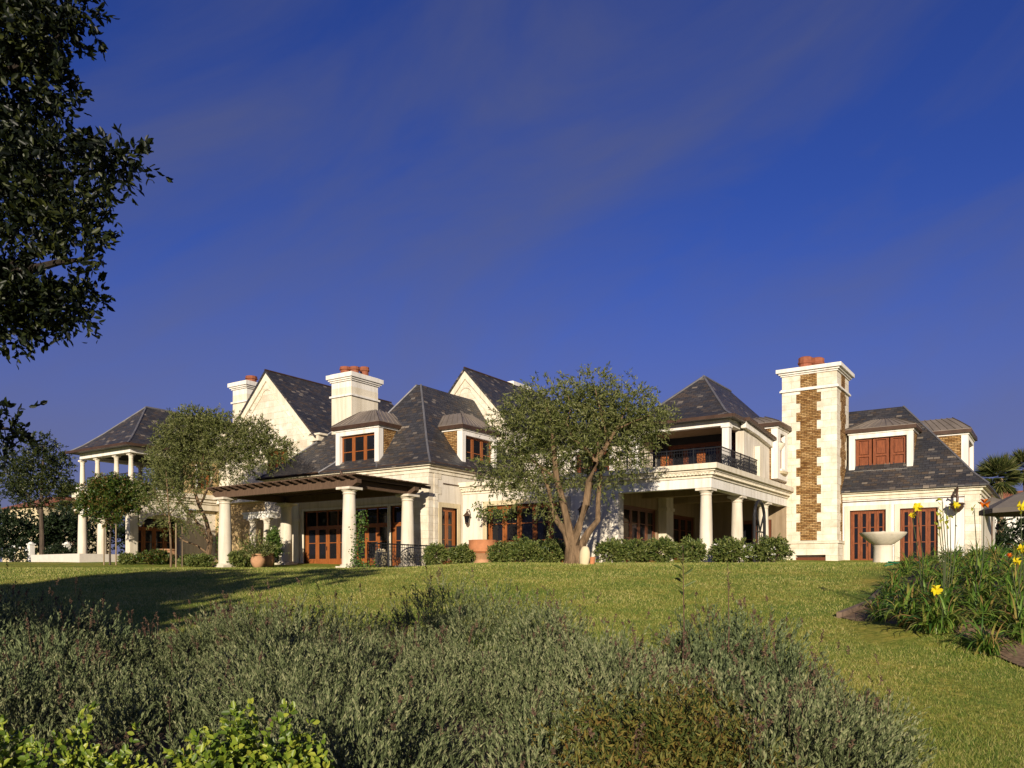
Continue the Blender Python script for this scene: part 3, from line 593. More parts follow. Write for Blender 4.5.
# --- the two stone gables
def gable(xc, hw, Y, ze, zr, back, wtop, zb, name='gable_wall', mat='limestone', ret=0.0, ops=()):
    sl = (zr-ze)/hw
    m = MB(); m.prism([(xc-hw+0.12, Y, ze), (xc+hw-0.12, Y, ze), (xc, Y, zr-0.12*sl)], (0, 0.35, 0)); hp(name, mat, m)
    wall(name, FR('Y', Y), xc-hw+0.12, xc+hw-0.12, zb, ze, mat, 0.35, ops)
    for xa in (xc+hw-0.47, xc-hw+0.122): s = MB(); s.box(xa, xa+0.348, Y+0.351, back, zb, ze); hp('wall', 'stucco', s)
    t = MB()                                                     # raking trim with an arched inner moulding
    for sg in (-1, 1):
        t.prism([(xc+sg*hw*1.0, Y-0.10, ze-0.02), (xc, Y-0.10, zr), (xc, Y-0.10, zr-0.45), (xc+sg*(hw-0.32), Y-0.10, ze-0.02)][::sg], (0, 0.099, 0))
        t.prism([(xc+sg*(hw-0.75), Y-0.05, ze-0.02), (xc+sg*0.42, Y-0.05, zr-0.98-0.42*sl*0.55), (xc+sg*0.42, Y-0.05, zr-1.06-0.42*sl*0.55), (xc+sg*(hw-0.82), Y-0.05, ze-0.02)][::sg], (0, 0.049, 0))
    c = [(xc+0.42*math.cos(w), Y-0.03, zr-0.98-0.42*sl*0.55-0.05+0.34*math.sin(w)) for w in np.linspace(0, PI, 9)]; t.tube(c, 0.035, 4)
    hp('bargeboard', 'cream_trim', t)
    r = MB(); ov = 0.16
    for sg in (-1, 1):
        x1 = xc+sg*(hw+0.22); z1 = ze-0.22*sl
        r.prism([(x1, Y-ov, z1+0.02), (xc, Y-ov, zr+0.02), (xc, Y-ov, zr+0.17), (x1, Y-ov, z1+0.15)][::sg], (0, back-Y+ov, 0))
    rf = hp('roof', 'slate', r)
    k = MB(); k.tube([(xc, Y-ov, zr+0.17), (xc, back, zr+0.17)], 0.06, 6); hp('ridge_cap', 'gutter', k, rf)
    return rf
sh = [(XY(268, 31.5), XY(288, 31.5), 5.0, 7.2)]
gable(-38.0, 3.84, 31.5, 7.8, 11.68, 42.0, 0, 4.35, ops=sh)
glazed('window', FR('Y', 31.5), *sh[0], 3, 'mahogany', 'cream_trim', panel=0.05, rows=2, sw=0.12)
m = MB(); m.box(-34.4, -33.75, 31.46, 32.3, 7.45, 7.75); m.box(-34.4, -33.6, 31.40, 32.4, 7.75, 7.85); hp('eave_return', 'cream_trim', m)
gable(-28.27, 2.9, 37.5, 8.55, 11.70, 46.0, 0, ZT)
chimney(-42.1, -40.8, 32.3, 34.6, 6.0, 11.78, [(-41.5, 33.2, 0.34, 0.5)])
chimney(-29.5, -28.4, 42.5, 44.0, 8.0, 12.1, [])
# wall below gable one, of tan stone, and the little portico under it
wall('wall', FR('Y', 31.5), -42.3, -38.2, -0.3, 4.35, 'tan_stone', 0.35, [(XY(196, 31.5), XY(213, 31.5), 0.6, 3.4)])
glazed('french_door', FR('Y', 31.5), XY(196, 31.5), XY(213, 31.5), 0.6, 3.4, 2, surround='cream_trim')
wall('wall', FR('Y', 31.5), -38.2, -34.2, -0.3, 4.35, 'stucco', 0.35, [(-36.8, -35.2, 0.6, 3.2)])
glazed('french_door', FR('Y', 31.5), -36.8, -35.2, 0.6, 3.2, 2, 'dark_mahogany', 'cream_trim')
m = MB(); m.box(-42.3, -38.3, 31.2, 31.5, 4.36, 4.62); hp('sill_course', 'white_paint', m)
for p in (253, 267): column(XY(p, 30.3), 30.3, 0.5, 3.25, 0.2, H, M0)
m = MB(); m.box(XY(247, 30.3), XY(274, 30.3), 30.05, 30.5, 3.25, 3.5); m.box(XY(247, 30.3)-0.05, XY(274, 30.3)+0.05, 29.99, 30.56, 3.5, 3.6); hp('portico_beam', 'white_paint', m)
wall('wall', FR('X', -34.2), 29.9, 31.5, -0.3, 4.35, 'stucco', 0.3)
m = MB(); m.box(-33.88, -33.3, YC-0.10, YC-0.002, -0.3, 3.9); m.box(-33.95, -33.22, YC-0.16, YC-0.002, 2.9, 3.05); hp('pilaster', 'cream_trim', m)
# --- left pavilion with its two tiers of columns
PX, PY, PL, PG = -42.35, 25.8, -47.45, 0.8; ZP = 4.85; ZPE = 7.2
for p in (82.5, 97.5, 116.5, 131): column(XY(p, PY+0.3), PY+0.3, 5.25, 6.82, 0.135, H, M0)
column(PL+0.3, 29.4, 5.25, 6.82, 0.135, H, M0)
for p in (82.5, 97.5, 116.5, 131):
    x = XY(p, PY+0.3); m = MB(); m.box(x-0.2, x+0.2, PY+0.1, PY+0.5, ZP, 5.16); m.box(x-0.24, x+0.24, PY+0.06, PY+0.54, 5.16, 5.23); hp('pedestal', 'white_paint', m)
m = MB(); m.box(PL, PX, PY, PY+0.5, 6.82, 7.18); m.box(PX-0.5, PX, PY+0.5, 31.5, 6.82, 7.18); m.box(PL, PL+0.5, PY+0.5, 31.5, 6.82, 7.18); hp('upper_beam', 'white_paint', m)
m = MB(); m.box(PL+0.5, PX-0.5, PY+0.5, 31.5, 7.0, 7.1); hp('upper_ceiling', 'painted_shade', m)
m = MB(); m.box(PL, PX-0.05, PY+0.05, 31.4, 4.3, ZP-0.3); hp('balcony_floor', 'slab_stone', m)
cornice('balcony_cornice', [(FR('Y', PY), PL, PX, True, True), (FR('X', PX), PY, 31.48, False, False)], [(3.95, 4.3, 0.0), (4.3, 4.42, 0.08), (4.42, 4.6, 0.18), (4.6, ZP, 0.30)])
railing([(PL+0.3, PY+0.3), (PX-0.3, PY+0.3), (PX-0.3, 31.2)], ZP, 5.75, H, M0)
for p in (82.5, 102, 131.5): column(XY(p, PY+0.35), PY+0.35, PG, 3.95, 0.26 if p != 131.5 else 0.22, H, M0, square=(p == 131.5))
column(PL+0.45, 28.9, PG, 3.95, 0.26, H, M0)
m = MB(); m.box(PL, PX, PY, PY+0.5, 3.60, 3.95); hp('loggia_beam', 'white_paint', m)
wall('wall', FR('X', PX-0.35), PY+0.6, 31.5, PG, 3.95, 'stucco', 0.3, [(PY+0.7, 29.3, PG, 3.3)])
m = MB(); ya, yb = PY+0.7, 29.3; cy = (ya+yb)/2; arc = [(PX-0.30, ya, 3.96), (PX-0.30, ya, 2.8)]+[(PX-0.30, cy-(yb-ya)/2*math.cos(w), 2.8+0.72*math.sin(w)) for w in np.linspace(0, PI, 13)][1:-1]+[(PX-0.30, yb, 2.8), (PX-0.30, yb, 3.96)]
m.prism(arc, (0.28, 0, 0)); hp('arch', 'stucco', m)
glazed('french_door', FR('X', PX-0.9), PY+0.7, 29.3, PG, 3.6, 4, 'mahogany', None, transom=0.7)
wall('wall', FR('Y', 29.6), PL+0.2, -44.5, PG, 3.95, 'painted_shade', 0.3); wall('wall', FR('Y', 29.6), -44.5, PX-0.66, PG, 3.95, 'stucco', 0.3); wall('wall', FR('Y', 31.52), -42.6, -41.73, -0.3, 9.0, 'limestone', 0.3)
m = MB(); m.box(-44.6, -43.7, 27.2, 27.3, PG, 3.2); hp('stone_panel', 'yellow_trim', m)
wall('wall', FR('Y', 29.2), PL+2.4, PX-0.5, ZP-0.3, 7.0, 'painted_shade', 0.3, [(-44.6, -43.0, ZP, 6.5)])
glazed('french_door', FR('Y', 29.2), -44.6, -43.0, ZP, 6.5, 2, 'dark_mahogany', None)
wall('wall', FR('X', PX-0.02), 29.3, 31.5, ZP, 6.82, 'tan_stone', 0.3, [(30.0, 30.9, 5.2, 6.5)])
glazed('window', FR('X', PX-0.02), 30.0, 30.9, 5.2, 6.5, 2, 'mahogany', 'white_paint', panel=0.05, sw=0.1)
hip_roof('roof', -47.95, -41.9, 25.35, 44.0, [(0, 0, 7.2), (0.6, 0.6, 7.62), (1.4, 1.4, 8.35), (3.02, 3.02, 10.0)])
m = MB(); m.box(-48.02, -41.83, 25.26, 25.36, 7.12, 7.26); m.box(-41.91, -41.83, 25.361, 31.3, 7.12, 7.26); hp('gutter', 'gutter', m)
# --- big chimney of limestone with ledge stone inlay
CX0, CX1, CY0, CY1 = XY(782, 43.4), -9.47, 43.4, 46.1; CT = 10.72
m = MB(); m.box(CX0, CX1, CY0, CY1, 1.70, CT-0.35); bc = hp('chimney', 'limestone', m); m2 = MB()
m = MB(); fo = (XY(796, 43.3), XY(826, 43.3)); y = 43.22; x0 = CX0-0.02; x1 = CX1+0.08
m.box(x0, fo[0], y, CY1, -0.3, 1.70); m.box(fo[1], x1, y, CY1, -0.3, 1.70); m.box(fo[0], fo[1], y, CY1, 1.12, 1.70); m.box(fo[0], fo[1], y+0.5, CY1, -0.3, 1.12)
m.box(x0-0.05, x1+0.06, y-0.07, CY1+0.02, 1.70, 1.84); hp('chimney_base', 'limestone', m, bc)
m = MB(); m.box(fo[0], fo[1], y+0.1, y+0.49, -0.1, 1.0); hp('log_store', 'dark_mahogany', m, bc)
m = MB(); cxm = (CX0+CX1)/2; wn_, ww = 0.41, 0.61; z = 1.86; k = 0
while z < CT-1.3:
    h_ = 0.47; w_ = wn_ if k % 2 == 0 else ww; m.box(cxm-0.02-w_, cxm-0.02+w_, CY0-0.015, CY0+0.05, z, min(z+h_, CT-1.18)); 
    cy = (CY0+CY1)/2; w2 = 0.42 if k % 2 == 0 else 0.62; m2.box(CX1-0.05, CX1+0.015, cy-w2, cy+w2, z, min(z+h_, CT-1.18)); z += h_; k += 1
m.box(cxm-0.43, cxm+0.39, CY0-0.015, CY0+0.05, CT-1.02, CT-0.36); m2.box(CX1-0.05, CX1+0.015, cy-0.42, cy+0.42, CT-1.02, CT-0.36); hp('stone_inlay', 'ledge_stone', m, bc); hp('stone_inlay', 'ledge_stone', m2, bc)
m = MB(); e = lambda o, za, zb: m.box(CX0-o, CX1+o, CY0-o, CY1+o, za, zb)
e(0.10, CT-1.18, CT-1.10); e(0.05, CT-1.10, CT-1.03); e(0.06, CT-0.36, CT-0.28); e(0.14, CT-0.28, CT-0.19); e(0.25, CT-0.19, CT); hp('chimney_cap', 'white_paint', m, bc)
for (x, yq) in ((-11.15, 44.0), (-10.7, 44.5)):
    p = MB(); p.lathe((x, yq, CT), [(0.36, 0), (0.34, 0.28), (0.38, 0.31), (0.40, 0.38), (0.36, 0.42), (0.37, 0.6), (0.28, 0.66)], 12); hp('chimney_pot', 'pot_red', p, bc)
# --- right wing
YD, XD = 44.6, -3.32; FD = FR('Y', YD); ZR = 4.36
o = [(XY(850, YD), XY(886, YD), 0.6, 3.38), (XY(900, YD), XY(938, YD), 0.6, 3.38)]
wall('wall', FD, CX1, XD-0.62, -0.3, 4.0, 'white_paint', 0.35, o)
for q in o: glazed('french_door', FD, *q, 4, 'shutter_wood', 'cream_trim', sw=0.24, rows=3, panel=0.12, stf=0.27)
m = MB(); m.box(XD-0.62, XD, YD-0.03, YD+0.35, -0.3, 4.0); m.box(XD-0.35, XD+0.03, YD+0.35, YD+0.75, -0.3, 4.0); hp('quoin_corner', 'limestone', m)
wall('wall', FR('X', XD), YD+0.35, 55, -0.3, 4.0, 'stucco', 0.34)
eave_trim(CX1+0.02, XD, YD, 54.5, ZR, h=0.44)
m = MB(); m.box(CX1+0.02, XD-0.1, YD-0.015, YD-0.002, 3.80, 3.85); hp('string_line', 'gutter', m)
hip_roof('roof', -17.0, XD+0.40, YD-0.42, 56.0, [(0, 0, 4.36), (0.7, 0.7, 5.00), (1.3, 1.3, 5.72), (4.3, 4.6, 9.22)])
dormer(FR('Y', 45.35), XY(849, 45.35), XY(913, 45.35), 5.42, 7.35, 3.2, 0.52, n=3, shutters=True, win='shutter_wood')
dormer(FR('X', -4.10), 48.0, 51.1, 5.40, 7.30, 4.2, 0.78, n=3, pier=0.32)

# ------------------------------------------------------------------ pergola
PXA, PXB, PYA, PYB = -32.6, -24.55, 24.58, 28.22
P0 = ((PXA+PXB)/2, (PYA+PYB)/2, 0.36)
PG_ = thing('pergola', 'dark timber pergola on four stout stone columns in front of the red french doors', 'pergola', P0)
def pp(name, mat, mb, parent=None): return mb.build(name, mat, parent or PG_, off=P0)
for X in (PXA, PXB):
    for Y in (PYA, PYB): column(X, Y, gz(X, Y), 3.70, 0.30, PG_, P0)
for Y in (PYA, PYB):
    m = MB(); m.prism([(PXA-0.75, Y-0.14, 3.86), (PXA-0.75, Y-0.14, 4.02), (PXB+0.55, Y-0.14, 4.02), (PXB+0.55, Y-0.14, 3.86), (PXB+0.25, Y-0.14, 3.702), (PXA-0.45, Y-0.14, 3.702)], (0, 0.28, 0)); pp('beam', 'pergola_wood', m)
for X in (PXA, PXB):
    m = MB(); m.prism([(X-0.12, PYA+0.141, 3.712), (X-0.12, PYB-0.141, 3.712), (X-0.12, PYB-0.141, 4.01), (X-0.12, PYA+0.141, 4.01)], (0.24, 0, 0)); pp('beam', 'pergola_wood', m)
    m = MB(); m.prism([(X-0.12, PYB+0.141, 3.712), (X-0.12, PYB+0.35, 3.74), (X-0.12, PYB+0.62, 3.88), (X-0.12, PYB+0.62, 4.01), (X-0.12, PYB+0.141, 4.01)], (0.24, 0, 0)); pp('beam_end', 'pergola_wood', m)
nr = 17
for k in range(nr):
    x = PXA-0.55+(PXB-PXA+1.0)*k/(nr-1); m = MB(); ya, yb = PYA-0.55, 29.25
    m.prism([(x-0.05, ya, 4.09), (x-0.05, ya, 4.15), (x-0.05, yb, 4.15), (x-0.05, yb, 4.022), (x-0.05, ya+0.22, 4.022)], (0.10, 0, 0)); pp('rafter', 'pergola_wood', m)
for k in range(34):
    y = PYA-0.42+k*0.139; m = MB(); m.box(PXA-0.85, PXB+0.75, y, y+0.105, 4.152, 4.19+0.004*(k % 3)); pp('slat', 'pergola_wood', m)

# ------------------------------------------------------------------ foliage builders
def shrub(name, label, cat, loc, rx, ry, h, n, L, Wd, mat, group=None, stem=True, big=False, flat=0.0, seed=0, stem_mat='dark_bark', clumps=26, base=0.12):
    """a bush: many leafy shoots from the ground out to an uneven shell"""
    t = thing(name, label, cat, loc, 0, group)
    C = sphere_dirs(clumps); rr = RNG.uniform(0.72, 1.0, size=(clumps, 1))
    m = max(30, n//9); which = RNG.integers(0, clumps, m); dirs = unit(C[which]*1.2+0.42*RNG.normal(size=(m, 3)))
    rad = rr[which]*RNG.uniform(0.62, 1.0, size=(m, 1))
    rad = np.where(RNG.uniform(size=(m, 1)) < .35, rad*.6, rad)
    P0_ = dirs*rad*np.array([rx, ry, h*0.5])*0.9+np.array([0, 0, h*0.47])
    tw = unit(dirs+np.array([0, 0, 0.55])+0.3*RNG.normal(size=(m, 3)))
    P, D = twigs(P0_, tw, 9, RNG.uniform(0.10, 0.26, m)*(h**0.5)*1.1, L, 0.75)
    P[:, 2] = np.maximum(P[:, 2], 0.01)
    s = RNG.uniform(0.7, 1.2, len(P)); leaf_mesh('foliage', P, D, L*s, Wd*s, mat, t, big=big)
    if stem:
        for k in range(3):
            b = MB(); a = 2*PI*k/3+0.5; b.tube([(0.06*math.cos(a), 0.06*math.sin(a), -0.05), (rx*0.3*math.cos(a), ry*0.3*math.sin(a), h*0.35), (rx*0.5*math.cos(a+0.3), ry*0.5*math.sin(a+0.3), h*0.66)], [0.03, 0.022, 0.01], 6); b.build('stem', stem_mat, t)
    return t
def crown(name, blobs, ntw, per, ln, L, Wd, mat, parent, lean=(0, 0, 0.3), hollow=0.45, big=False, droop=0.0):
    """leafy twigs scattered through ellipsoid clumps: blobs = (x, y, z, rx, ry, rz)"""
    B = np.array(blobs, float); vol = B[:, 3]*B[:, 4]*B[:, 5]; w = vol**0.75; w /= w.sum(); wh = RNG.choice(len(B), ntw, p=w)
    dirs = sphere_dirs(ntw); rad = RNG.uniform(hollow**3, 1.0, size=(ntw, 1))**(1/3); jit = 1+0.16*RNG.normal(size=(ntw, 1))
    C = B[wh, :3]+dirs*rad*jit*B[wh, 3:6]
    D = unit(dirs*0.8+np.array(lean)+0.55*RNG.normal(size=(ntw, 3))+np.array([0, 0, -droop]))
    P, Dl = twigs(C, D, per, RNG.uniform(0.6, 1.3, ntw)*ln, L, 0.7); s = RNG.uniform(0.65, 1.25, len(P))
    o = leaf_mesh(name, P, Dl, L*s, Wd*s, mat, parent, big=big); return o, C, D

# ------------------------------------------------------------------ the big olive tree
dO = 29.3; ob = GP(575, dO); OT = thing('olive_tree', 'large spreading olive tree with many pale limbs standing before the loggia', 'tree', ob)
def opt(px, py, dd=0.0):
    X, Y = PD(px, dO+dd); return (X-ob[0], Y-ob[1], zz(py, dO+dd)-ob[2])
limbs = [([(574, 566, 0), (572, 555, 0), (571, 545, 0), (566, 533, .1), (557, 520, .2), (552, 508, .3), (549, 490, .2), (540, 465, .2)], [.34, .27, .21, .13, .11, .09, .07, .03]),
 ([(575, 560, .05), (572, 545, .0), (567, 520, -.1), (563, 502, -.1), (557, 480, -.2), (554, 455, -.3), (551, 425, -.4), (545, 400, -.5)], [.25, .19, .13, .115, .10, .085, .05, .02]),
 ([(576, 560, -.05), (574, 545, -.1), (578, 528, -.2), (586, 505, -.3), (589, 482, -.3), (596, 462, -.4), (606, 446, -.5), (616, 430, -.5), (628, 405, -.6)], [.25, .19, .15, .13, .12, .105, .085, .05, .02]),
 ([(577, 560, .1), (580, 548, .2), (588, 533, .3), (598, 520, .5), (598, 500, .8), (601, 470, 1.0), (612, 445, 1.3)], [.22, .17, .13, .10, .085, .06, .02]),
 ([(596, 462, -.4), (589, 452, -.5), (582, 446, -.6), (572, 438, -.8), (566, 420, -.9)], [.075, .06, .05, .035, .015]),
 ([(598, 457, -.4), (598, 440, -.3), (602, 420, -.2), (606, 395, -.1)], [.055, .045, .03, .012]),
 ([(608, 443, -.5), (604, 425, -.7), (598, 400, -.9), (594, 385, -1)], [.05, .04, .025, .01]),
 ([(557, 480, -.2), (545, 470, .1), (525, 455, .3), (508, 447, .4)], [.06, .05, .03, .012]),
 ([(566, 425, -.9), (571, 408, -1.0), (568, 395, -1.1)], [.03, .022, .01]), ([(616, 430, -.5), (632, 422, -.6), (650, 415, -.6)], [.035, .025, .01])]
tr = MB()
for k, (pts, rad) in enumerate(limbs):
    if k == 0: tr.tube([opt(*p) for p in pts], rad, 10)
    else:
        b = MB(); b.tube([opt(*p) for p in pts], rad, 8); b.build('limb', 'olive_bark', OT, smooth=True)
for k in range(9):                                               # burls and folds at the foot
    a = 2*PI*k/9; tr.tube([(0.34*math.cos(a), 0.30*math.sin(a), -0.1), (0.24*math.cos(a+.2), 0.22*math.sin(a+.2), 0.25), (0.15*math.cos(a+.3), 0.15*math.sin(a+.3), 0.65)], [0.13, 0.10, 0.05], 7)
tr.build('trunk', 'olive_bark', OT, smooth=True)
def ob_(px, py, dd, rp, rz=None, rd=None):
    q = opt(px, py+9, dd); r = rp*dO/F; return (*q, r, rd or r, (rz or rp)*dO/F)
bl = [ob_(575, 403, 0, 40, 22), ob_(615, 404, .3, 36, 22), ob_(535, 408, 0, 38, 24), ob_(600, 390, -.5, 26, 13), ob_(545, 392, .2, 28, 13), ob_(632, 398, .2, 22, 20), ob_(640, 415, .2, 24, 14), ob_(652, 412, -.4, 18, 8), ob_(520, 425, .2, 26, 26), ob_(508, 455, .3, 22, 26), ob_(535, 448, .2, 24, 34), ob_(548, 482, .2, 14, 28), ob_(495, 466, .2, 18, 14), ob_(565, 425, -.6, 34, 22), ob_(600, 425, 0, 34, 24), ob_(622, 440, .5, 28, 22), ob_(612, 462, .8, 22, 14), ob_(570, 455, .9, 26, 22), ob_(645, 430, .4, 16, 12), ob_(525, 480, .4, 14, 18), ob_(590, 375, .2, 26, 8), ob_(660, 408, .2, 14, 6), ob_(500, 475, .1, 14, 8), ob_(602, 478, 1.0, 12, 8)]
crown('crown', bl, 4100, 13, 0.50, 0.135, 0.036, 'olive_leaf', OT, hollow=0.05, droop=0.25)
# ------------------------------------------------------------------ trees on the left
def small_tree(name, label, px, d, limbs, blobs, ntw, mat, bark, per=11, ln=0.4, L=0.12, Wd=0.035, group=None, hollow=0.2, lean=(0, 0, 0.3)):
    b0 = GP(px, d); t = thing(name, label, 'tree', b0, 0, group)
    def q(p, y, dd=0.0):
        X, Y = PD(p, d+dd); return (X-b0[0], Y-b0[1], zz(y, d+dd)-b0[2])
    for k, (pts, rad) in enumerate(limbs):
        m = MB(); m.tube([q(*p) for p in pts], rad, 8); m.build('trunk' if k == 0 else 'limb', bark, t, smooth=True)
    B = []
    for (p, y, dd, rp, rz) in blobs: c = q(p, y, dd); B.append((*c, rp*d/F, rp*d/F, rz*d/F))
    crown('crown', B, ntw, per, ln, L, Wd, mat, t, lean=lean, hollow=hollow); return t
small_tree('olive_tree', 'leaning olive tree with a wide double crown between pavilion and pergola', 211, 40.5,
 [([(212, 570, 0), (208, 555, 0), (211, 540, 0), (206, 520, 0), (199, 505, 0), (194, 490, .1), (188, 465, .2), (180, 440, .2)], [.16, .13, .115, .10, .085, .07, .05, .02]),
  ([(210, 545, 0), (202, 530, .2), (192, 515, .3), (178, 500, .4), (172, 470, .4)], [.09, .075, .06, .05, .02]), ([(206, 552, 0), (196, 545, -.1), (184, 541, -.2), (174, 532, -.2)], [.05, .045, .04, .02]),
  ([(200, 506, 0), (208, 488, -.2), (220, 465, -.3), (245, 450, -.3), (270, 440, -.4)], [.06, .05, .045, .035, .015]), ([(196, 495, .1), (202, 470, -.1), (205, 445, -.2)], [.05, .035, .015])],
 [(185, 437, 0, 24, 20), (205, 432, 0, 22, 16), (172, 455, .2, 20, 22), (225, 440, -.2, 22, 22), (248, 438, -.3, 20, 18), (262, 452, -.3, 18, 18), (278, 452, -.3, 12, 14), (232, 462, -.2, 20, 18), (190, 465, 0, 18, 20), (214, 418, 0, 10, 7), (195, 418, 0, 16, 8), (260, 430, -.3, 10, 10), (290, 450, -.3, 7, 6), (170, 478, .2, 16, 16), (205, 478, .1, 10, 14)], 4800, 'olive_leaf', 'olive_bark', L=0.13, Wd=0.04)
small_tree('sapling', 'slender young tree with thin loose crown tied to wooden stakes', 171, 38.5,
 [([(171, 572, 0), (171, 550, 0), (170, 525, 0), (168, 500, 0), (166, 470, 0)], [.055, .05, .045, .035, .012]), ([(170, 525, 0), (160, 505, .2), (152, 485, .3)], [.03, .025, .01]), ([(169, 515, 0), (182, 500, -.1), (192, 488, -.1)], [.03, .025, .01])],
 [(160, 470, 0, 16, 22), (150, 490, .1, 13, 18), (172, 500, 0, 15, 18), (186, 500, 0, 12, 18), (158, 515, 0, 12, 13), (178, 525, 0, 13, 12), (192, 520, 0, 10, 12)], 560, 'olive_leaf', 'olive_bark', L=0.12, Wd=0.038)
small_tree('citrus_tree', 'small round topped tree with green and reddish leaves before the pavilion porch', 110, 41.0,
 [([(110, 565, 0), (110, 545, 0), (111, 525, 0), (110, 505, 0)], [.05, .045, .04, .02]), ([(110, 520, 0), (100, 508, 0), (92, 498, 0)], [.025, .02, .01]), ([(111, 520, 0), (124, 506, 0), (134, 496, 0)], [.025, .02, .01])],
 [(110, 502, 0, 16, 12), (95, 498, 0, 13, 12), (125, 498, 0, 16, 12), (140, 492, 0, 10, 10), (118, 487, 0, 16, 9), (88, 505, 0, 8, 8), (110, 516, 0, 10, 6), (105, 488, 0, 12, 8)], 1700, 'citrus_leaf', 'dark_bark', L=0.15, Wd=0.07)
for p, lab, d in ((104, 'left wooden stake beside the small round topped tree', 41.2), (116, 'right wooden stake beside the small round topped tree', 40.8), (176, 'left wooden stake beside the slender young tree', 38.2), (182, 'right wooden stake beside the slender young tree', 38.7)):
    b = GP(p, d); m = MB(); m.lathe((0, 0, 0), [(0.035, -0.1), (0.035, 1.6), (0.03, 1.95), (0.012, 2.05)], 8); tag(m.build('tree_stake', 'stake', smooth=True, loc=b), lab, 'stake', 'tree stakes on the left')
small_tree('dark_tree', 'tall thin dark tree with airy bluish crown at far left beyond the lawn', 42, 50.0,
 [([(42, 562, 0), (42, 540, 0), (41, 510, 0), (42, 480, 0), (44, 445, 0)], [.16, .14, .11, .08, .02]), ([(41, 515, 0), (28, 495, 0), (15, 480, 0)], [.06, .05, .015]), ([(41, 505, 0), (54, 485, 0), (62, 470, 0)], [.06, .045, .015])],
 [(42, 465, 0, 20, 24), (25, 475, 0, 18, 20), (58, 472, 0, 13, 18), (12, 470, .5, 14, 20), (40, 445, 0, 10, 10), (30, 495, 0, 18, 14), (10, 490, .5, 12, 12), (55, 492, 0, 12, 10), (48, 438, 0, 4, 5)], 1700, 'oak_leaf', 'dark_bark', L=0.15, Wd=0.06, hollow=0.3)

# ------------------------------------------------------------------ near oak on the left, and the tree behind the viewer whose shade falls on the lawn
def oakpt(x, d, z): X, Y = W(x, d); return (X, Y, z)
kb = oakpt(-3.7, 3.7, float(ground(-3.7, 3.7))); OK_ = thing('oak_tree', 'dark leafy oak whose branches hang into the upper left corner', 'tree', kb)
rel = lambda x, d, z: tuple(np.array(oakpt(x, d, z))-np.array(kb))
m = MB(); m.tube([rel(-3.7, 3.7, kb[2]-.2), rel(-3.68, 3.7, -.7), rel(-3.6, 3.7, 0.4), rel(-3.5, 3.7, 1.3), rel(-3.4, 3.6, 2.2)], [.22, .17, .14, .09, .03], 12); m.build('trunk', 'oak_bark', OK_, smooth=True)
ok_d = 3.6
def okp(px, py, dd=0.0): return rel((px-512)/F*(ok_d+dd), ok_d+dd, zz(py, ok_d+dd))
brs = [[(-240, 420, .6), (-110, 340, .5), (-20, 285, .4), (50, 245, .3), (92, 200, .25), (118, 170, .2)], [(-220, 330, .4), (-90, 250, .4), (0, 190, .3), (60, 175, .2), (100, 172, .2)], [(-220, 250, .3), (-100, 130, .4), (-10, 80, .3), (40, 55, .2), (70, 25, .1)], [(-110, 345, .5), (-20, 325, .5), (45, 300, .45), (90, 297, .4)], [(-230, 470, .3), (-90, 445, .2), (-25, 430, .1), (8, 428, 0)], [(-60, 290, .4), (10, 275, .3), (60, 262, .15), (95, 258, .1)]]
for b in brs:
    m = MB(); m.tube([okp(*p) for p in b], np.linspace(0.035, 0.004, len(b)), 7); m.build('limb', 'oak_bark', OK_, smooth=True)
def okb(px, py, dd, rp, rz): q = okp(px, py, dd); r = rp*ok_d/F; return (*q, r, r*1.1, rz*ok_d/F)
obl = [okb(10, 20, .3, 40, 35), okb(48, 25, .1, 22, 20), okb(15, 80, .3, 42, 32), okb(58, 88, .1, 12, 8), okb(-20, 140, .4, 50, 30), okb(26, 140, .2, 26, 12), okb(10, 190, .3, 40, 26), okb(60, 165, .1, 26, 12), okb(95, 165, .1, 18, 12), okb(122, 158, 0, 17, 12), okb(95, 150, 0, 12, 8), okb(60, 205, .1, 24, 14), okb(36, 228, .2, 26, 12), okb(75, 225, 0, 20, 12), okb(100, 200, 0, 12, 8), okb(-10, 275, .3, 40, 20), okb(30, 300, .3, 34, 18), okb(65, 305, .3, 24, 14), okb(90, 300, .3, 13, 10), okb(5, 325, .3, 30, 14), okb(60, 262, 0, 18, 5), okb(90, 258, 0, 8, 3), okb(4, 412, 0, 8, 6), okb(8, 432, 0, 12, 8), okb(-15, 430, .1, 16, 14), okb(24, 440, 0, 5, 3), okb(70, 8, .1, 18, 12)]
crown('crown', obl, 2500, 10, 0.11, 0.036, 0.016, 'shaded_oak_leaf', OK_, hollow=0.1, big=True, lean=(0, 0, 0.15))
tx, td = -12.6, -9.0; kb2 = oakpt(tx, td, float(ground(tx, td))); T2 = thing('shade_tree', 'broad dark tree standing behind the viewpoint on the left, shading the lawn', 'tree', kb2)
m = MB(); m.tube([(0, 0, -.2), (0, 0, 2.5), (.2, .1, 5), (.3, .1, 8)], [.4, .3, .2, .05], 10); m.build('trunk', 'dark_bark', T2, smooth=True)
bl2 = []
for k in range(44):
    a = RNG.uniform(0, 2*PI); r = RNG.uniform(0.5, 4.3); bl2.append((r*math.cos(a), r*math.sin(a), RNG.uniform(2.2, 10.4), 1.6, 1.6, 1.3))
crown('crown', bl2, 5200, 9, 0.5, 0.36, 0.22, 'oak_leaf', T2, hollow=0.2)

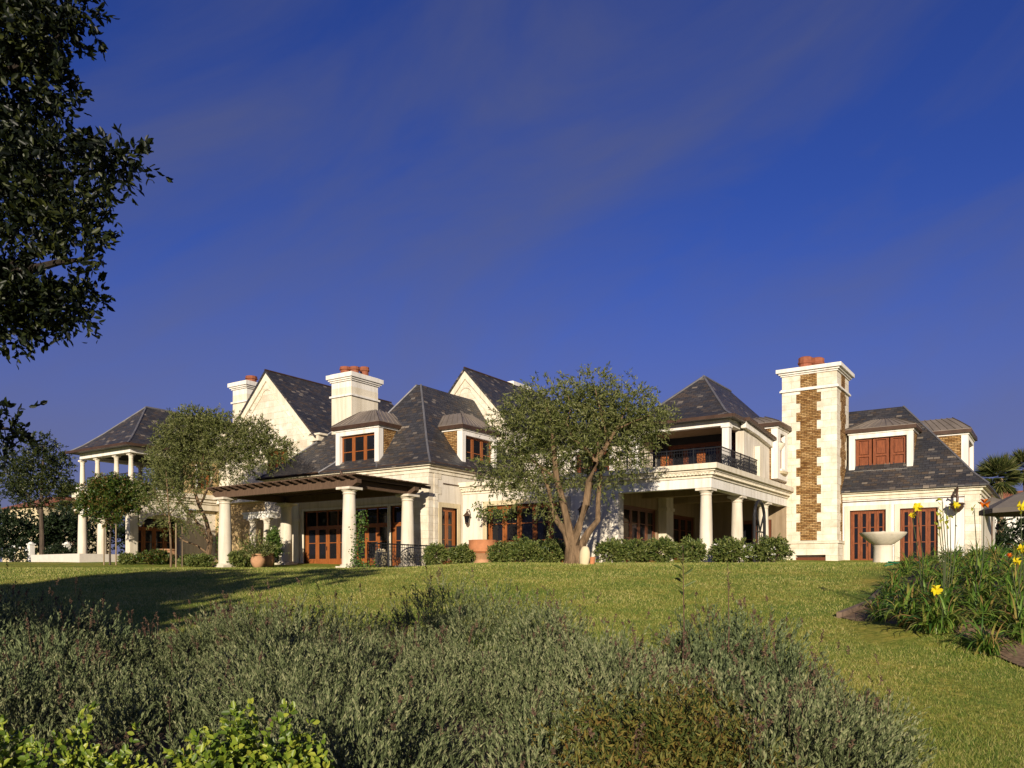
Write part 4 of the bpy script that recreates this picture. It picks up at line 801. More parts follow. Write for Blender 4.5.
# ------------------------------------------------------------------ planting against the house
G1 = 'clipped shrubs along the front of the house'
def shr(px, d, wpx, hpx, label, mat='shrub_leaf', n=4600, L=0.12, Wd=0.048, name='shrub', group=G1, ry=None, **k):
    r = wpx/2*d/F; h = hpx*d/F*(0.86 if mat == 'shrub_leaf' else 1)
    return shrub(name, label, 'shrub', GP(px, d), r, ry or r*0.9, h, n, L, Wd, mat, group, **k)
for a in ((436, 36.2, 24, 26, 'small dark shrub at the foot of the quoined corner'), (462, 36.0, 34, 24, 'dark green shrub left of the wide clay bowl'), (502, 34.5, 34, 24, 'dark shrub right of the wide clay bowl'),
          (527, 33.0, 46, 30, 'broad light green shrub under the middle of the wide french doors'), (553, 32.6, 34, 28, 'light green shrub touching the left side of the large olive trunk'),
          (611, 32.2, 36, 28, 'shrub just right of the pale stone jar'), (636, 31.8, 40, 31, 'green shrub before the left pier of the loggia'), (662, 31.6, 30, 30, 'upright shrub between olive tree and first loggia column'),
          (693, 31.2, 28, 30, 'round shrub left of the front loggia column'), (731, 31.5, 46, 30, 'large dark shrub right of the front loggia column'), (771, 32.5, 46, 31, 'large shrub at the left foot of the tall chimney')):
    shr(*a)
for a in ((200, 38.0, 30, 14, 'low shrub under the leaning olive tree'), (155, 41.5, 44, 14, 'low reddish shrub at the pavilion doorway', 'citrus_leaf'), (128, 41.5, 18, 12, 'low dark shrub beside the white planter wall'), (190, 40, 26, 12, 'low dark shrub left of the leaning olive tree'), (243, 38.5, 34, 20, 'dark shrub between pergola columns on the left')): shr(*a, group='shrubs on the left side of the house')
shr(272, 39.2, 13, 42, 'tall green shrub behind the round terracotta pot', 'vine_leaf', group=None, name='tall_shrub')
# vines
def vine(name, label, path, d, n, mat, spread, L=0.10, Wd=0.08):
    b0 = (*PD(path[0][0], d), zz(path[0][1], d)); t = thing(name, label, 'vine', b0)
    pts = [np.array((*PD(p, d), zz(y, d)))-np.array(b0) for p, y in path]
    m = MB(); m.tube([tuple(q) for q in pts], np.linspace(0.03, 0.01, len(pts)), 6); m.build('stem', 'dark_bark', t)
    seg = RNG.integers(0, len(pts)-1, n); f = RNG.uniform(0, 1, (n, 1)); A = np.array(pts); C = A[seg]*(1-f)+A[seg+1]*f+np.random.default_rng(3).normal(size=(n, 3))*spread
    leaf_mesh('foliage', C, RNG.normal(size=(n, 3))+np.array([0, 0, -.3]), L*RNG.uniform(.6, 1.2, n), Wd*RNG.uniform(.6, 1.2, n), mat, t)
vine('vine', 'bright green vine climbing the corner column of the pergola', [(358, 568), (356, 555), (359, 540), (361, 525), (361, 514)], 33.2, 620, 'vine_leaf', 0.13)
vine('ground_vine', 'green vine spreading at the foot of the pergola corner column', [(352, 566), (362, 567), (374, 567)], 33.1, 260, 'vine_leaf', 0.13)
vine('climbing_vine', 'green climber trained over the wide french doors', [(477, 508), (484, 512), (495, 513), (507, 514), (520, 508)], 38.6, 620, 'shrub_leaf', 0.17, 0.12, 0.09)
vine('column_vine', 'narrow vine behind the left front column of the pergola', [(221, 566), (220, 545), (220, 525), (221, 512)], 39.5, 360, 'vine_leaf', 0.12)
# terrace railing of wrought iron beside the pergola and before the wide doors
b0 = (-25.6, 26.0, 0.5); t = thing('terrace_railing', 'black wrought iron railing at the right end of the pergola', 'railing', b0)
railing([(XY(377, 25.2), 25.2), (-24.1, 25.2), (-24.1, 29.0), (-23.2, 30.6)], gz(-25, 25), 1.42, t, b0, 'panel', 0.13)
b0 = (-22, 31.2, 0.5); t = thing('garden_railing', 'long black wrought iron railing low in front of the wide french doors', 'railing', b0)
railing([(-23.9, 31.2), (-18.6, 31.2)], 0.5, 1.45, t, b0, 'panel', 0.13)
# ------------------------------------------------------------------ pots and stone pieces
def lathe_thing(name, label, cat, loc, prof, mat, group=None, n=24, sx=1, sy=1):
    m = MB(); m.lathe((0, 0, 0), prof, n, sx, sy); return tag(m.build(name, mat, smooth=True, loc=loc), label, cat, group)
POT = [(0.30, 0), (0.50, 0.12), (0.66, 0.36), (0.68, 0.55), (0.60, 0.74), (0.52, 0.82), (0.60, 0.86), (0.62, 0.94), (0.53, 0.95), (0.46, 0.86)]
p0 = GP(258, 37.2); lathe_thing('terracotta_pot', 'round terracotta pot holding a spiky plant under the pergola', 'pot', p0, [(r*0.48, z*0.66) for r, z in POT], 'pot_clay')
k0 = (p0[0], p0[1], p0[2]+0.52); t = thing('potted_plant', 'spiky grey green plant growing from the round terracotta pot', 'plant', k0)
n = 90; D = unit(RNG.normal(size=(n, 3))*np.array([.6, .6, .2])+np.array([0, 0, .75])); P, Dl = twigs(np.zeros((n, 3))+RNG.normal(size=(n, 3))*.12, D, 14, RNG.uniform(.6, 1.55, n), .1, .55); leaf_mesh('foliage', P, Dl, .15*RNG.uniform(.6, 1.2, len(P)), .045, 'olive_leaf', t)
p0 = GP(267, 38.2); lathe_thing('clay_pot', 'small pale clay pot behind the round terracotta pot', 'pot', p0, [(r*0.5, z*0.7) for r, z in POT], 'pot_clay')
p0 = GP(483, 36.0); b_ = (p0[0], p0[1], p0[2]-0.28)
t = thing('clay_bowl', 'wide terracotta bowl on a round stone foot before the house', 'bowl', b_)
m = MB(); m.lathe((0, 0, 0), [(0.42, 0), (0.50, 0.08), (0.46, 0.2), (0.36, 0.45), (0.50, 0.66), (0.56, 0.72)], 24); m.build('foot', 'pot_clay', t, smooth=True)
m = MB(); m.lathe((0, 0, 0), [(0.50, 0.721), (0.60, 0.80), (0.64, 1.0), (0.62, 1.25), (0.64, 1.29), (0.60, 1.30), (0.5, 1.2)], 24); m.build('bowl', 'terracotta', t, smooth=True)
p0 = GP(584, 28.6); t = thing('stone_jar', 'pale oval stone jar leaning beside the large olive trunk', 'jar', (p0[0], p0[1], p0[2]-0.05)); t.rotation_euler = (0.03, 0.10, 0)
m = MB(); m.lathe((0, 0, 0), [(0.13, 0), (0.17, 0.1), (0.20, 0.32), (0.185, 0.5), (0.13, 0.64), (0.09, 0.68), (0.05, 0.69)], 20, 1, 0.8); m.build('body', 'yellow_trim', t, smooth=True)
p0 = GP(592, 28.9); lathe_thing('flower_pot', 'small square-shouldered clay pot right of the pale stone jar', 'pot', p0, [(0.09, 0), (0.12, 0.2), (0.13, 0.26), (0.10, 0.26)], 'terracotta', n=16)
p0 = GP(381, 36.3); lathe_thing('garden_jar', 'pale jar standing behind the railing at the pergola end', 'jar', p0, [(0.2, 0), (0.26, 0.2), (0.28, 0.6), (0.2, 0.8), (0.15, 0.85)], 'yellow_trim')
p0 = GP(178, 40.0)
lathe_thing('clay_ball_pot', 'round clay pot beside the red pavilion doors', 'pot', GP(168, 42.6), [(r*0.7, z*0.8) for r, z in POT], 'pot_clay')
# bird bath
p0 = GP(883, 33.0); zb = p0[2]-0.12; t = thing('bird_bath', 'large white stone bird bath on a thick round pedestal before the right wing', 'bird bath', (p0[0], p0[1], zb))
m = MB(); m.lathe((0, 0, 0), [(0.46, 0), (0.46, 0.06), (0.40, 0.12), (0.37, 0.3), (0.36, 0.75), (0.40, 0.84)], 24); m.build('pedestal', 'column_stone', t, smooth=True)
m = MB(); m.lathe((0, 0, 0), [(0.30, 0.841), (0.42, 0.90), (0.66, 1.08), (0.82, 1.24), (0.87, 1.31), (0.88, 1.35), (0.80, 1.35), (0.70, 1.26), (0.3, 1.18)], 32); m.build('basin', 'column_stone', t, smooth=True)
m = MB(); m.lathe((0, 0, 0), [(0.12, 1.17), (0.11, 1.32), (0.09, 1.38), (0.03, 1.42)], 12); m.build('finial', 'column_stone', t, smooth=True)
# hose
p0 = GP(900, 27.2); m = MB()
for j in range(4): m.tube([np.array(GP(885+x+j*1.5, 27.0+0.25*math.sin(x*0.14+j)+j*.08))-np.array(p0)+np.array([0, 0, 0.03+0.035*j+0.05*math.sin(x*.1+j)]) for x in np.linspace(0, 42, 14)], 0.022, 6)
tag(m.build('garden_hose', 'hose', smooth=True, loc=p0), 'green garden hose lying coiled on the lawn crest', 'hose')
# wall lanterns
def lantern(px, fr, a, z, label, sc=1.0):
    c = fr.pt(a, -0.30, z); t = thing('wall_lantern', label, 'lantern', c, 0, 'bronze lanterns on the walls')
    m = MB(); q = lambda b, zz_: tuple(np.array(fr.pt(a, b, z+zz_))-np.array(c))
    m.tube([q(-0.001, 0.15), q(-0.12, 0.42), q(-0.28, 0.44), q(-0.30, 0.30)], 0.022, 6); m.build('bracket', 'gutter', t)
    m = MB(); m.lathe((0, 0, 0), [(0.03, 0.34*sc), (0.05, 0.28*sc), (0.18*sc, 0.14*sc), (0.20*sc, 0.10*sc)], 8); m.build('hood', 'gutter', t)
    m = MB(); m.lathe((0, 0, 0), [(0.10*sc, -0.22*sc), (0.15*sc, 0.099*sc)], 6); m.build('glass_body', 'glass', t)
    m = MB(); m.lathe((0, 0, 0), [(0.02, -0.34*sc), (0.11*sc, -0.24*sc), (0.11*sc, -0.2201*sc)], 8); m.build('finial', 'gutter', t); return t
lantern(469, FB, XY(469, YB)+0.1, 2.85, 'bronze lantern on the wall left of the wide french doors'); lantern(437, FB, XY(585, YB), 2.85, 'bronze lantern behind the large olive tree')
p = (XY(957, 44.1), 44.1, 3.42); t = thing('hanging_bell', 'dark bronze bell hanging from a bracket near the right corner of the house', 'bell', p)
m = MB(); m.lathe((0, 0, 0), [(0.36, 0.0), (0.34, 0.04), (0.29, 0.08)], 16); m.lathe((0, 0, 0), [(0.30, -0.12), (0.29, -0.001)], 16); m.lathe((0, 0, 0), [(0.10, -0.36), (0.25, -0.20), (0.30, -0.1201)], 16); m.build('body', 'gutter', t, smooth=True)
m = MB(); m.tube([(0, 0, .08), (0.02, 0, .3), (-0.02, 0.05, .55), (0, .2, .80)], 0.06, 8); m.tube([(0, 0, .35), (-0.2, 0, .48), (-0.22, 0, .38)], 0.04, 6); m.build('bracket', 'gutter', t)
# garden arch, serving table and chairs on the loggia edge
pa = (-11.5, 37.35, 0.5); t = thing('iron_arch', 'tall arched black iron frame standing beside the loggia columns', 'garden arch', pa)
m = MB(); arc = [(0, -0.75, 0), (0, -0.75, 2.1)]+[(0, -0.75*math.cos(w), 2.1+0.85*math.sin(w)) for w in np.linspace(0, PI, 15)][1:-1]+[(0, 0.75, 2.1), (0, 0.75, 0)]; m.tube(arc, 0.07, 8); m.build('frame', 'iron', t)
m = MB(); m.tube([(0, -0.7, 1.55), (0, 0.7, 1.55)], 0.04, 6); m.tube([(0, -0.7, 0.95), (0, 0.7, 0.95)], 0.04, 6); m.tube([(0, -.5, 2.5), (0, 0.1, 1.6), (0, .6, 2.3)], 0.04, 6); m.build('crossbar', 'iron', t)
for yq in (-0.35, 0, 0.35): m = MB(); m.tube([(0, yq, 0.1), (0, yq, 1.5)], 0.02, 6); m.build('bar', 'iron', t)
pt_ = (-12.9, 39.2, 0.5); t = thing('serving_table', 'long table under a white cloth behind the loggia shrubs', 'table', pt_)
m = MB(); m.box(-.5, .5, -3.4, 3.4, 0.93, 1.0); m.box(-.52, -.50, -3.4, 3.4, .62, 1.0); m.box(.50, .52, -3.4, 3.4, .62, 1.0); m.build('tablecloth', 'cloth', t)
for sx in (-.42, .42):
    for sy in (-3.2, 3.2): m = MB(); m.box(sx-.03, sx+.03, sy-.03, sy+.03, 0, .93); m.build('leg', 'iron', t)
for yq, lab in ((37.6, 'white cushioned chair between the loggia columns'), (40.4, 'white cushioned chair right of the black iron arch')):
    pc = (-12.0, yq+.1, 0.5); t = thing('garden_chair', lab, 'chair', pc, 0, 'white chairs in the loggia')
    m = MB(); m.box(-.25, .25, -.25, .25, .40, .50); m.build('seat', 'cloth', t); m = MB(); m.box(-.25, .25, .22, .28, .55, 1.0); m.build('backrest', 'cloth', t)
    for sx in (-.22, .22):
        for sy in (-.22, .22): m = MB(); m.box(sx-.02, sx+.02, sy-.02, sy+.02, 0, .4 if sy < 0 else .55); m.build('leg', 'iron', t)
# planter wall by the pavilion and things beyond it
x0, y0 = PD(79.5, 44.6); zl = 0.2
xa_ = XY(31, y0); b0 = (x0, y0, 0.5); m = MB(); t = thing('planter_wall', 'low white masonry planter wall in front of the left pavilion', 'planter', b0)
m.box(xa_, x0, y0, y0+0.3, zl, 1.27); m.box(x0-0.3, x0, y0+0.3, y0+4.4, zl, 1.27); m.box(xa_, xa_+0.3, y0+0.3, y0+4.4, zl, 1.27); m.build('wall', 'planter_wall', t, off=b0)
m = MB(); m.box(xa_+0.3, x0-0.3, y0+0.3, y0+4.4, zl, 1.16); m.build('soil', 'soil', t, off=b0)
shr(60, 48.5, 36, 18, 'dark shrub inside the white planter wall', 'hedge_leaf', group=None); 
def post(px, d, label):
    b = GP(px, d); t = thing('white_post', label, 'post', b, 0, 'white gate posts at far left'); m = MB(); m.box(-.17, .17, -.17, .17, -.2, 1.2); m.build('shaft', 'white_paint', t)
    m = MB(); m.box(-.22, .22, -.22, .22, 1.2, 1.28); m.lathe((0, 0, 1.281), [(.18, 0), (.15, .08), (.03, .14)], 12); m.build('cap', 'white_paint', t)
post(31, 58, 'white post with a flat cap left of the thin dark tree'); post(67, 58, 'white post with a flat cap right of the thin dark tree')
HED = [(-12, 62, 74, 66), (14, 60, 64, 62), (40, 62, 64, 64), (66, 63, 60, 70), (92, 66, 64, 62), (126, 68, 70, 54)]
for (px, d, w, h), lab in zip(HED, ('tall dark hedge bush at the left edge of the lawn', 'dense dark hedge bush behind the white flowers', 'tall dark hedge bush behind the thin dark tree', 'tall dark hedge bush behind the white post', 'dark hedge bush seen between the pavilion columns', 'dark hedge bush behind the pavilion porch')):
    shr(px, d, w, h, lab, 'hedge_leaf', n=3200, L=0.26, Wd=0.13, name='hedge_bush', group='hedge at the far left', stem=False)
t = shr(14, 56, 44, 13, 'low bush with white flowers at the foot of the dark hedge', 'hedge_leaf', group=None, name='flower_bush', n=1200, L=.14, Wd=.07)
n = 26; P = RNG.normal(size=(n, 3))*np.array([1.0, .7, .22])+np.array([0, -.4, .75]); [leaf_mesh('flower', P[j:j+1], RNG.normal(size=(1, 3)), .16, .15, 'petal_white', t) for j in range(n)]
# ------------------------------------------------------------------ neighbours' houses, palms and parasols
def house(name, label, px, d, wpx, zw, roofmat, zr, depth=8.0, wallmat='cream_trim'):
    X, Y = PD(px, d); w = wpx*d/F; zg = gz(X, Y)-0.5; b0 = (X, Y, zg); t = thing(name, label, 'house', b0)
    m = MB(); m.box(-w/2, w/2, 0, depth, 0, zw-zg); m.build('wall', wallmat, t)
    e = 0.5; m = MB(); a, b_, c, d_ = (-w/2-e, -e), (w/2+e, -e), (w/2+e, depth+e), (-w/2-e, depth+e); r0, r1 = (-w/2+depth*0.3, depth/2), (w/2-depth*0.3, depth/2)
    z0, z1 = zw-zg, zr-zg; q = lambda p, z: (p[0], p[1], z)
    m.face([q(a, z0), q(b_, z0), q(r1, z1), q(r0, z1)]); m.face([q(b_, z0), q(c, z0), q(r1, z1)]); m.face([q(c, z0), q(d_, z0), q(r0, z1), q(r1, z1)]); m.face([q(d_, z0), q(a, z0), q(r0, z1)]); m.face([q(d_, z0-.01), q(c, z0-.01), q(b_, z0-.01), q(a, z0-.01)]); m.build('roof', roofmat, t)
    for k in range(max(2, int(w/4))):
        x = -w/2+w*(k+.5)/max(2, int(w/4)); f = MB(); f.box(x-.6, x+.6, -.06, .02, 1.0, 2.6); wi = f.build('window', 'white_paint', t); g = MB(); g.box(x-.5, x+.5, -.065, -.062, 1.1, 2.5); g.build('pane', 'glass', wi)
    return t
house('tiled_house', 'far cream house with low red tiled roof behind the left hedge', 22, 95, 80, 8.0, 'tile_roof', 9.6, wallmat='yellow_trim')
house('white_house', 'far white house with low tiled roof at the right edge', 1040, 95, 130, 8.2, 'tile_roof', 10.4, wallmat='white_paint')
def palm(px, d, ytop, ymid, label, nf=95, fl=1.5):
    b = GP(px, d); t = thing('palm_tree', label, 'palm', b, 0, 'palms in the background'); h = zz(ymid, d)-b[2]
    m = MB(); m.tube([(0, 0, -.3), (.1, 0, h*.5), (0, .1, h)], [.28, .22, .26], 10); m.build('trunk', 'palm_bark', t, smooth=True)
    P = []; D = []; L = []
    for k in range(nf):
        el = RNG.uniform(-0.9, 1.35); az = RNG.uniform(0, 2*PI); dv = np.array([math.cos(az)*math.cos(el), math.sin(az)*math.cos(el), math.sin(el)]); st = np.array([0, .1, h])+dv*fl*0.45
        side = unit(np.cross(dv, [0, 0, 1.]))
        for w in np.linspace(-1.15, 1.15, 15): P.append(st); D.append(dv*math.cos(w)+side*math.sin(w)+np.array([0, 0, -.12])); L.append(fl*(.75-.12*abs(w))*RNG.uniform(.85, 1.1))
    leaf_mesh('frond', np.array(P), np.array(D), np.array(L), 0.085, 'palm_leaf', t); return t
palm(999, 62, 460, 478, 'fan palm beyond the roof at the right', fl=1.7); palm(1026, 66, 452, 469, 'fan palm cut by the right edge of the view', fl=1.6); palm(73, 75, 488, 500, 'small dark fan palm behind the left pavilion columns', fl=1.7)
def parasol(px, d, ytop, yrim, wpx, label):
    b = GP(px, d); t = thing('parasol', label, 'parasol', b, 0, 'grey garden parasols'); r = wpx/2*d/F; zt, zr = zz(ytop, d)-b[2], zz(yrim, d)-b[2]
    m = MB(); n = 8; A = [(r*math.cos(2*PI*k/n), r*math.sin(2*PI*k/n)) for k in range(n)]
    for k in range(n):
        p, q = A[k], A[(k+1) % n]; m.face([(*p, zr), (*q, zr), (q[0]*.5, q[1]*.5, zr+(zt-zr)*.6), (p[0]*.5, p[1]*.5, zr+(zt-zr)*.6)]); m.face([(p[0]*.5, p[1]*.5, zr+(zt-zr)*.6), (q[0]*.5, q[1]*.5, zr+(zt-zr)*.6), (0, 0, zt)]); m.face([(*p, zr-.16), (*q, zr-.16), (*q, zr), (*p, zr)])
    o = m.build('canopy', 'canvas_grey', t); sm = o.modifiers.new('thickness', 'SOLIDIFY'); sm.thickness = 0.02
    for k in range(n): m = MB(); m.tube([(A[k][0]*.96, A[k][1]*.96, zr-.01), (0, 0, zt-.12)], 0.012, 5); m.build('rib', 'pergola_wood', t)
    m = MB(); m.tube([(0, 0, -.1), (0, 0, zt+.1)], 0.035, 8); m.build('pole', 'pergola_wood', t); m = MB(); m.lathe((0, 0, 0), [(.4, -.1), (.4, .06), (.1, .12)], 16); m.build('foot', 'iron', t)
parasol(992, 42.0, 497, 511, 62, 'smaller grey parasol in front of the right end of the house'); parasol(1036, 29.0, 487, 509, 100, 'larger grey parasol at the right edge, nearer the viewer')
for (px, d, w, h), lab in zip(((985, 62, 60, 56), (1015, 64, 62, 44), (1050, 60, 70, 50)), ('dark hedge bush below the grey parasols', 'dark hedge bush in front of the far white house', 'dark hedge bush at the right edge')):
    shr(px, d, w, h, lab, 'hedge_leaf', n=2200, L=0.28, Wd=0.14, name='hedge_bush', group='hedge at the far right', stem=False)

# ------------------------------------------------------------------ flower bed on the right
sheet('flower_bed', [(838, 15.9), (868, 17.2), (905, 25.5), (960, 27.5), (1150, 26), (1150, 9.0), (1030, 11.0), (930, 13.6)], 'soil', 0.03, 'bare brown soil of the flower bed on the right', 'soil')
def edge_board(pa, da, pb, db, label):
    A = np.array(GP(pa, da)); B = np.array(GP(pb, db)); m = MB(); d = B-A; n = np.array([-d[1], d[0], 0]); n = n/np.linalg.norm(n)*0.05
    pts = [A-n, B-n, B+n, A+n]; pts = [tuple(p-A+np.array([0, 0, -.08])) for p in pts]; m.prism(pts, (0, 0, 0.20)); return tag(m.build('edging_board', 'wood_edge', loc=tuple(A)), label, 'edging', 'timber edging of the flower bed')
edge_board(839, 15.85, 868, 17.3, 'short pale timber edging at the tip of the flower bed'); edge_board(869, 17.35, 888, 20.5, 'timber edging running back along the flower bed')
def strap_clump(n, ln, seed):
    g = np.random.default_rng(seed); S = 6; V = []; idx = []; w0 = 0.036
    for k in range(n):
        az = g.uniform(0, 2*PI); el = g.uniform(0.75, 1.45); L = ln*g.uniform(.55, 1.15); dr = g.uniform(1.0, 2.7); p = np.array([g.normal()*.07, g.normal()*.07, 0.0]); d = np.array([math.cos(az)*math.cos(el), math.sin(az)*math.cos(el), math.sin(el)])
        sd = np.array([-math.sin(az), math.cos(az), 0])+0.3*g.normal(size=3); b = len(V)
        for j in range(S+1):
            t = j/S; w = w0*(0.6+0.8*t if t < .5 else 2.0*(1-t)+.02)*g.uniform(.95, 1.05); V += [p-sd*w/2, p+sd*w/2]; p = p+d*L/S; d = unit(d+np.array([0, 0, -dr*2.0/S*(0.4+t)]))
            p[2] = max(p[2], 0.02)
        for j in range(S): idx += [b+2*j, b+2*j+1, b+2*j+3, b+2*j+2]
    return np.array(V), np.array(idx), n*S
def lily_flower(t, base, top, mat, size, azf, buds=2, face=None):
    m = MB(); mid = (base*0.5+top*0.5)+np.array([.04, .02, 0]); m.tube([tuple(base), tuple(mid), tuple(top)], [.009, .008, .006], 6); st = m.build('flower_stalk', 'stalk', t)
    f = unit(np.array(face if face is not None else (math.cos(azf), math.sin(azf), .35))); u = unit(np.cross(f, [0, 0, 1.])); v = np.cross(u, f); P = []; D = []
    for k in range(6): w = 2*PI*k/6; P.append(top+f*.01); D.append(u*math.cos(w)+v*math.sin(w)+f*.55)
    if mat: leaf_mesh('flower', np.array(P), np.array(D), size, size*.62, mat, st, big=True, droop=0.25)
    n = buds; P = np.array([top-np.array([0, 0, .05*k])+RNG.normal(size=3)*.03 for k in range(n)]); [leaf_mesh('bud', P[j:j+1], RNG.normal(size=(1, 3))*.5+np.array([0, 0, .8]), .09, .034, 'bud', st, big=True) for j in range(n)]
GL = 'daylily clumps in the flower bed'; LLAB = 'arching clump of green daylily leaves without flowers in the flower bed'
protos = []
for k in range(4):
    V, idx, nf = strap_clump(120, 0.92, 40+k); protos.append((V, idx, nf))
def clump(px, d, k, sc, label=LLAB, name='daylily'):
    b = GP(px, d); t = thing(name, label, 'plant', b, RNG.uniform(0, 6), GL); t.scale = (sc, sc, sc)
    key = ('me', k)
    if key not in clump.c: o = raw_mesh('leaves', *protos[k], 4, 'lily_leaf', t); clump.c[key] = o.data
    else: o = bpy.data.objects.new('leaves', clump.c[key]); COL.objects.link(o); o.parent = t
    return t
clump.c = {}
CL = []
for d in (12.0, 13.0, 14.2, 15.4, 16.8, 18.2, 19.8, 21.5, 23.5):
    lo = {12.0: 985, 13.0: 935, 14.2: 905, 15.4: 882, 16.8: 880, 18.2: 890, 19.8: 895, 21.5: 900, 23.5: 905}[d]; step = 0.62*F/d; px = lo+RNG.uniform(0, 8)
    while px < 1070: CL.append((px+RNG.normal()*4, d+RNG.normal()*.18)); px += step
for i, (px, d) in enumerate(CL): clump(px, d, i % 4, RNG.uniform(.78, 1.1)*(0.88 if d < 16 else 0.74))
def bloom(label, px, d, fpx, fpy, fd, mat, size, extra=(), buds=3):
    t = clump(px, d, 0, 1.0, label); t.children[0].scale = (.85, .85, .85); t.rotation_euler = (0, 0, 0); b = np.array(t.location)
    for (x, y, dd, mm, s, nb) in [(fpx, fpy, fd, mat, size, buds)]+list(extra):
        top = np.array((*PD(x, dd), zz(y, dd)))-b; base = np.array([top[0]*.25, top[1]*.25, .05]); face = (-FW[0]*.9-RX[0]*.2, -FW[1]*.9-RX[1]*.2, .35); lily_flower(t, base, top, mm, s, 0, nb, face)
bloom('daylily with one large yellow bloom low at the front of the bed', 945, 13.0, 936, 591, 12.4, 'petal_yellow', .105)
bloom('daylily on a tall stalk with a yellow bloom against the right wing', 925, 15.0, 917, 508, 14.6, 'petal_yellow', .105, [(912, 516, 14.6, 'petal_yellow', .07, 1)])
bloom('tall flower stalks crowded with pale buds before the right doors', 945, 14.0, 946, 507, 13.8, None, .06, [(940, 512, 13.8, None, .06, 6), (950, 517, 13.8, None, .06, 5), (956, 506, 13.8, 'petal_yellow', .07, 2), (938, 520, 13.6, None, .06, 6), (942, 498, 13.8, None, .05, 3)], 7)
bloom('daylily on a tall stalk with a single orange red bloom', 975, 14.0, 984, 504, 13.7, 'petal_orange', .10, [(974, 508, 13.7, None, .06, 3)], 2)
bloom('daylily with a yellow bloom high at the right edge', 1015, 13.5, 1021, 507, 13.2, 'petal_yellow', .11)
bloom('daylily with a cluster of yellow blooms at the right edge', 1020, 12.8, 1022, 550, 12.4, 'petal_yellow', .10, [(1016, 562, 12.4, 'petal_yellow', .075, 1), (1009, 556, 12.5, 'petal_orange', .05, 1)])

# ------------------------------------------------------------------ foreground planting
def plume(C, Dn, ln, nl, L, Wd):
    """lavender shoots: leaves held close along the upper two thirds of each upright stalk"""
    m = len(C); t = RNG.uniform(0.25, 1.0, (m, nl, 1)); ln = ln.reshape(m, 1, 1); bend = RNG.normal(size=(m, 1, 3))*.12*np.array([1, 1, 0])
    P = C[:, None]+Dn[:, None]*t*ln+bend*t*t*ln; D = unit(Dn[:, None]*1.9+RNG.normal(size=(m, nl, 3))*.55); lw = (1.05-0.5*t[..., 0]); return P.reshape(-1, 3), D.reshape(-1, 3), (L*lw).reshape(-1), (Wd*(.7+.3*RNG.uniform(size=(m, nl)))).reshape(-1)
def lavender(bushes, nsp, nl, hmul=1.0):
    """bushes: (x, d, radius, height) in metres; returns leaf arrays in world space"""
    PP = []; DD = []; LL = []; WW = []; TOP = []
    for (x, d, r, h) in bushes:
        X, Y = W(x, d); z = float(ground(x, d)); m = int(nsp*(r/.55)**2); hn = 1+.27*math.sin(x*1.9+d*.7)+.17*math.sin(x*.8-d*1.9); h = h*hn; a = RNG.uniform(0, 2*PI, m); q = np.sqrt(RNG.uniform(0, 1, m)); dirs = unit(np.stack([np.cos(a)*q*.75, np.sin(a)*q*.75, np.ones(m)*(1.15-.25*q)], 1)+RNG.normal(size=(m, 3))*.13)
        dome = h*np.sqrt(np.maximum(0, 1-.62*q*q)); ln = RNG.uniform(.26, .62, m)*(.75+.4*h); st = np.stack([X+np.cos(a)*q*r, Y+np.sin(a)*q*r, z+dome*RNG.uniform(.50, 1.0, m)], 1)-dirs*ln[:, None]*.72
        P, D, L, w = plume(st, dirs, ln, nl, .060, .0105); PP.append(P); DD.append(D); LL.append(L*1.15); WW.append(w*1.35); TOP.append(st+dirs*ln[:, None])
    return np.concatenate(PP), np.concatenate(DD), np.concatenate(LL), np.concatenate(WW), np.concatenate(TOP)
sheet('lavender_bed', [(-260, 4.6), (-140, 12.6), (560, 12.2), (760, 10.4), (900, 7.0), (900, 4.6)], 'soil', 0.02, 'dark soil under the lavender in the foreground', 'soil')
LB = []
for d in np.arange(5.3, 12.4, 0.62):
    xl = -0.66*d-0.8; xr = (560-512)/F*d if d > 9.0 else (640-512)/F*d
    if d < 7.2: xr = (590-512)/F*d
    for x in np.arange(xl, xr, 0.66): LB.append((x+RNG.normal()*.12, d+RNG.normal()*.1, RNG.uniform(.40, .62), RNG.uniform(.50, .92)*(1.0 if d > 6.4 else .85)*(1-.30*math.exp(-((512+F*x/d-195)/75)**2)*(d > 8.5))))
P, D, L, w, TOPS = lavender(LB, 96, 28)
tag(leaf_mesh('lavender', P, D, L, w, 'lavender_leaf'), 'mass of grey green lavender filling the foreground', 'lavender', kind='stuff')
n = len(TOPS); sel = RNG.choice(n, 420, replace=False); bx, bd = cam_xd(TOPS[:, 0], TOPS[:, 1]); far = np.where(bd > 9.8)[0]; sel = np.concatenate([RNG.choice(far, 300), RNG.choice(n, 120)])
C = TOPS[sel]; m_ = len(C); dv = unit(RNG.normal(size=(m_, 3))*.28+np.array([0, 0, 1.])); hh = RNG.uniform(.12, .40, m_); t = RNG.uniform(.68, 1, (m_, 26, 1)); Pp = C[:, None]+dv[:, None]*hh[:, None, None]*t; Dp = dv[:, None]*.6+RNG.normal(size=(m_, 26, 3))*.8
Ps = np.concatenate([Pp.reshape(-1, 3), C]); Ds = np.concatenate([Dp.reshape(-1, 3), dv]); Ls = np.concatenate([np.full(m_*26, .026), hh]); Ws = np.concatenate([np.full(m_*26, .012), np.full(m_, .005)])
tag(leaf_mesh('dried_lavender_flowers', Ps, Ds, Ls, Ws, 'spike'), 'dried brown and purple lavender flower spikes above the grey mass', 'flowers', kind='stuff')
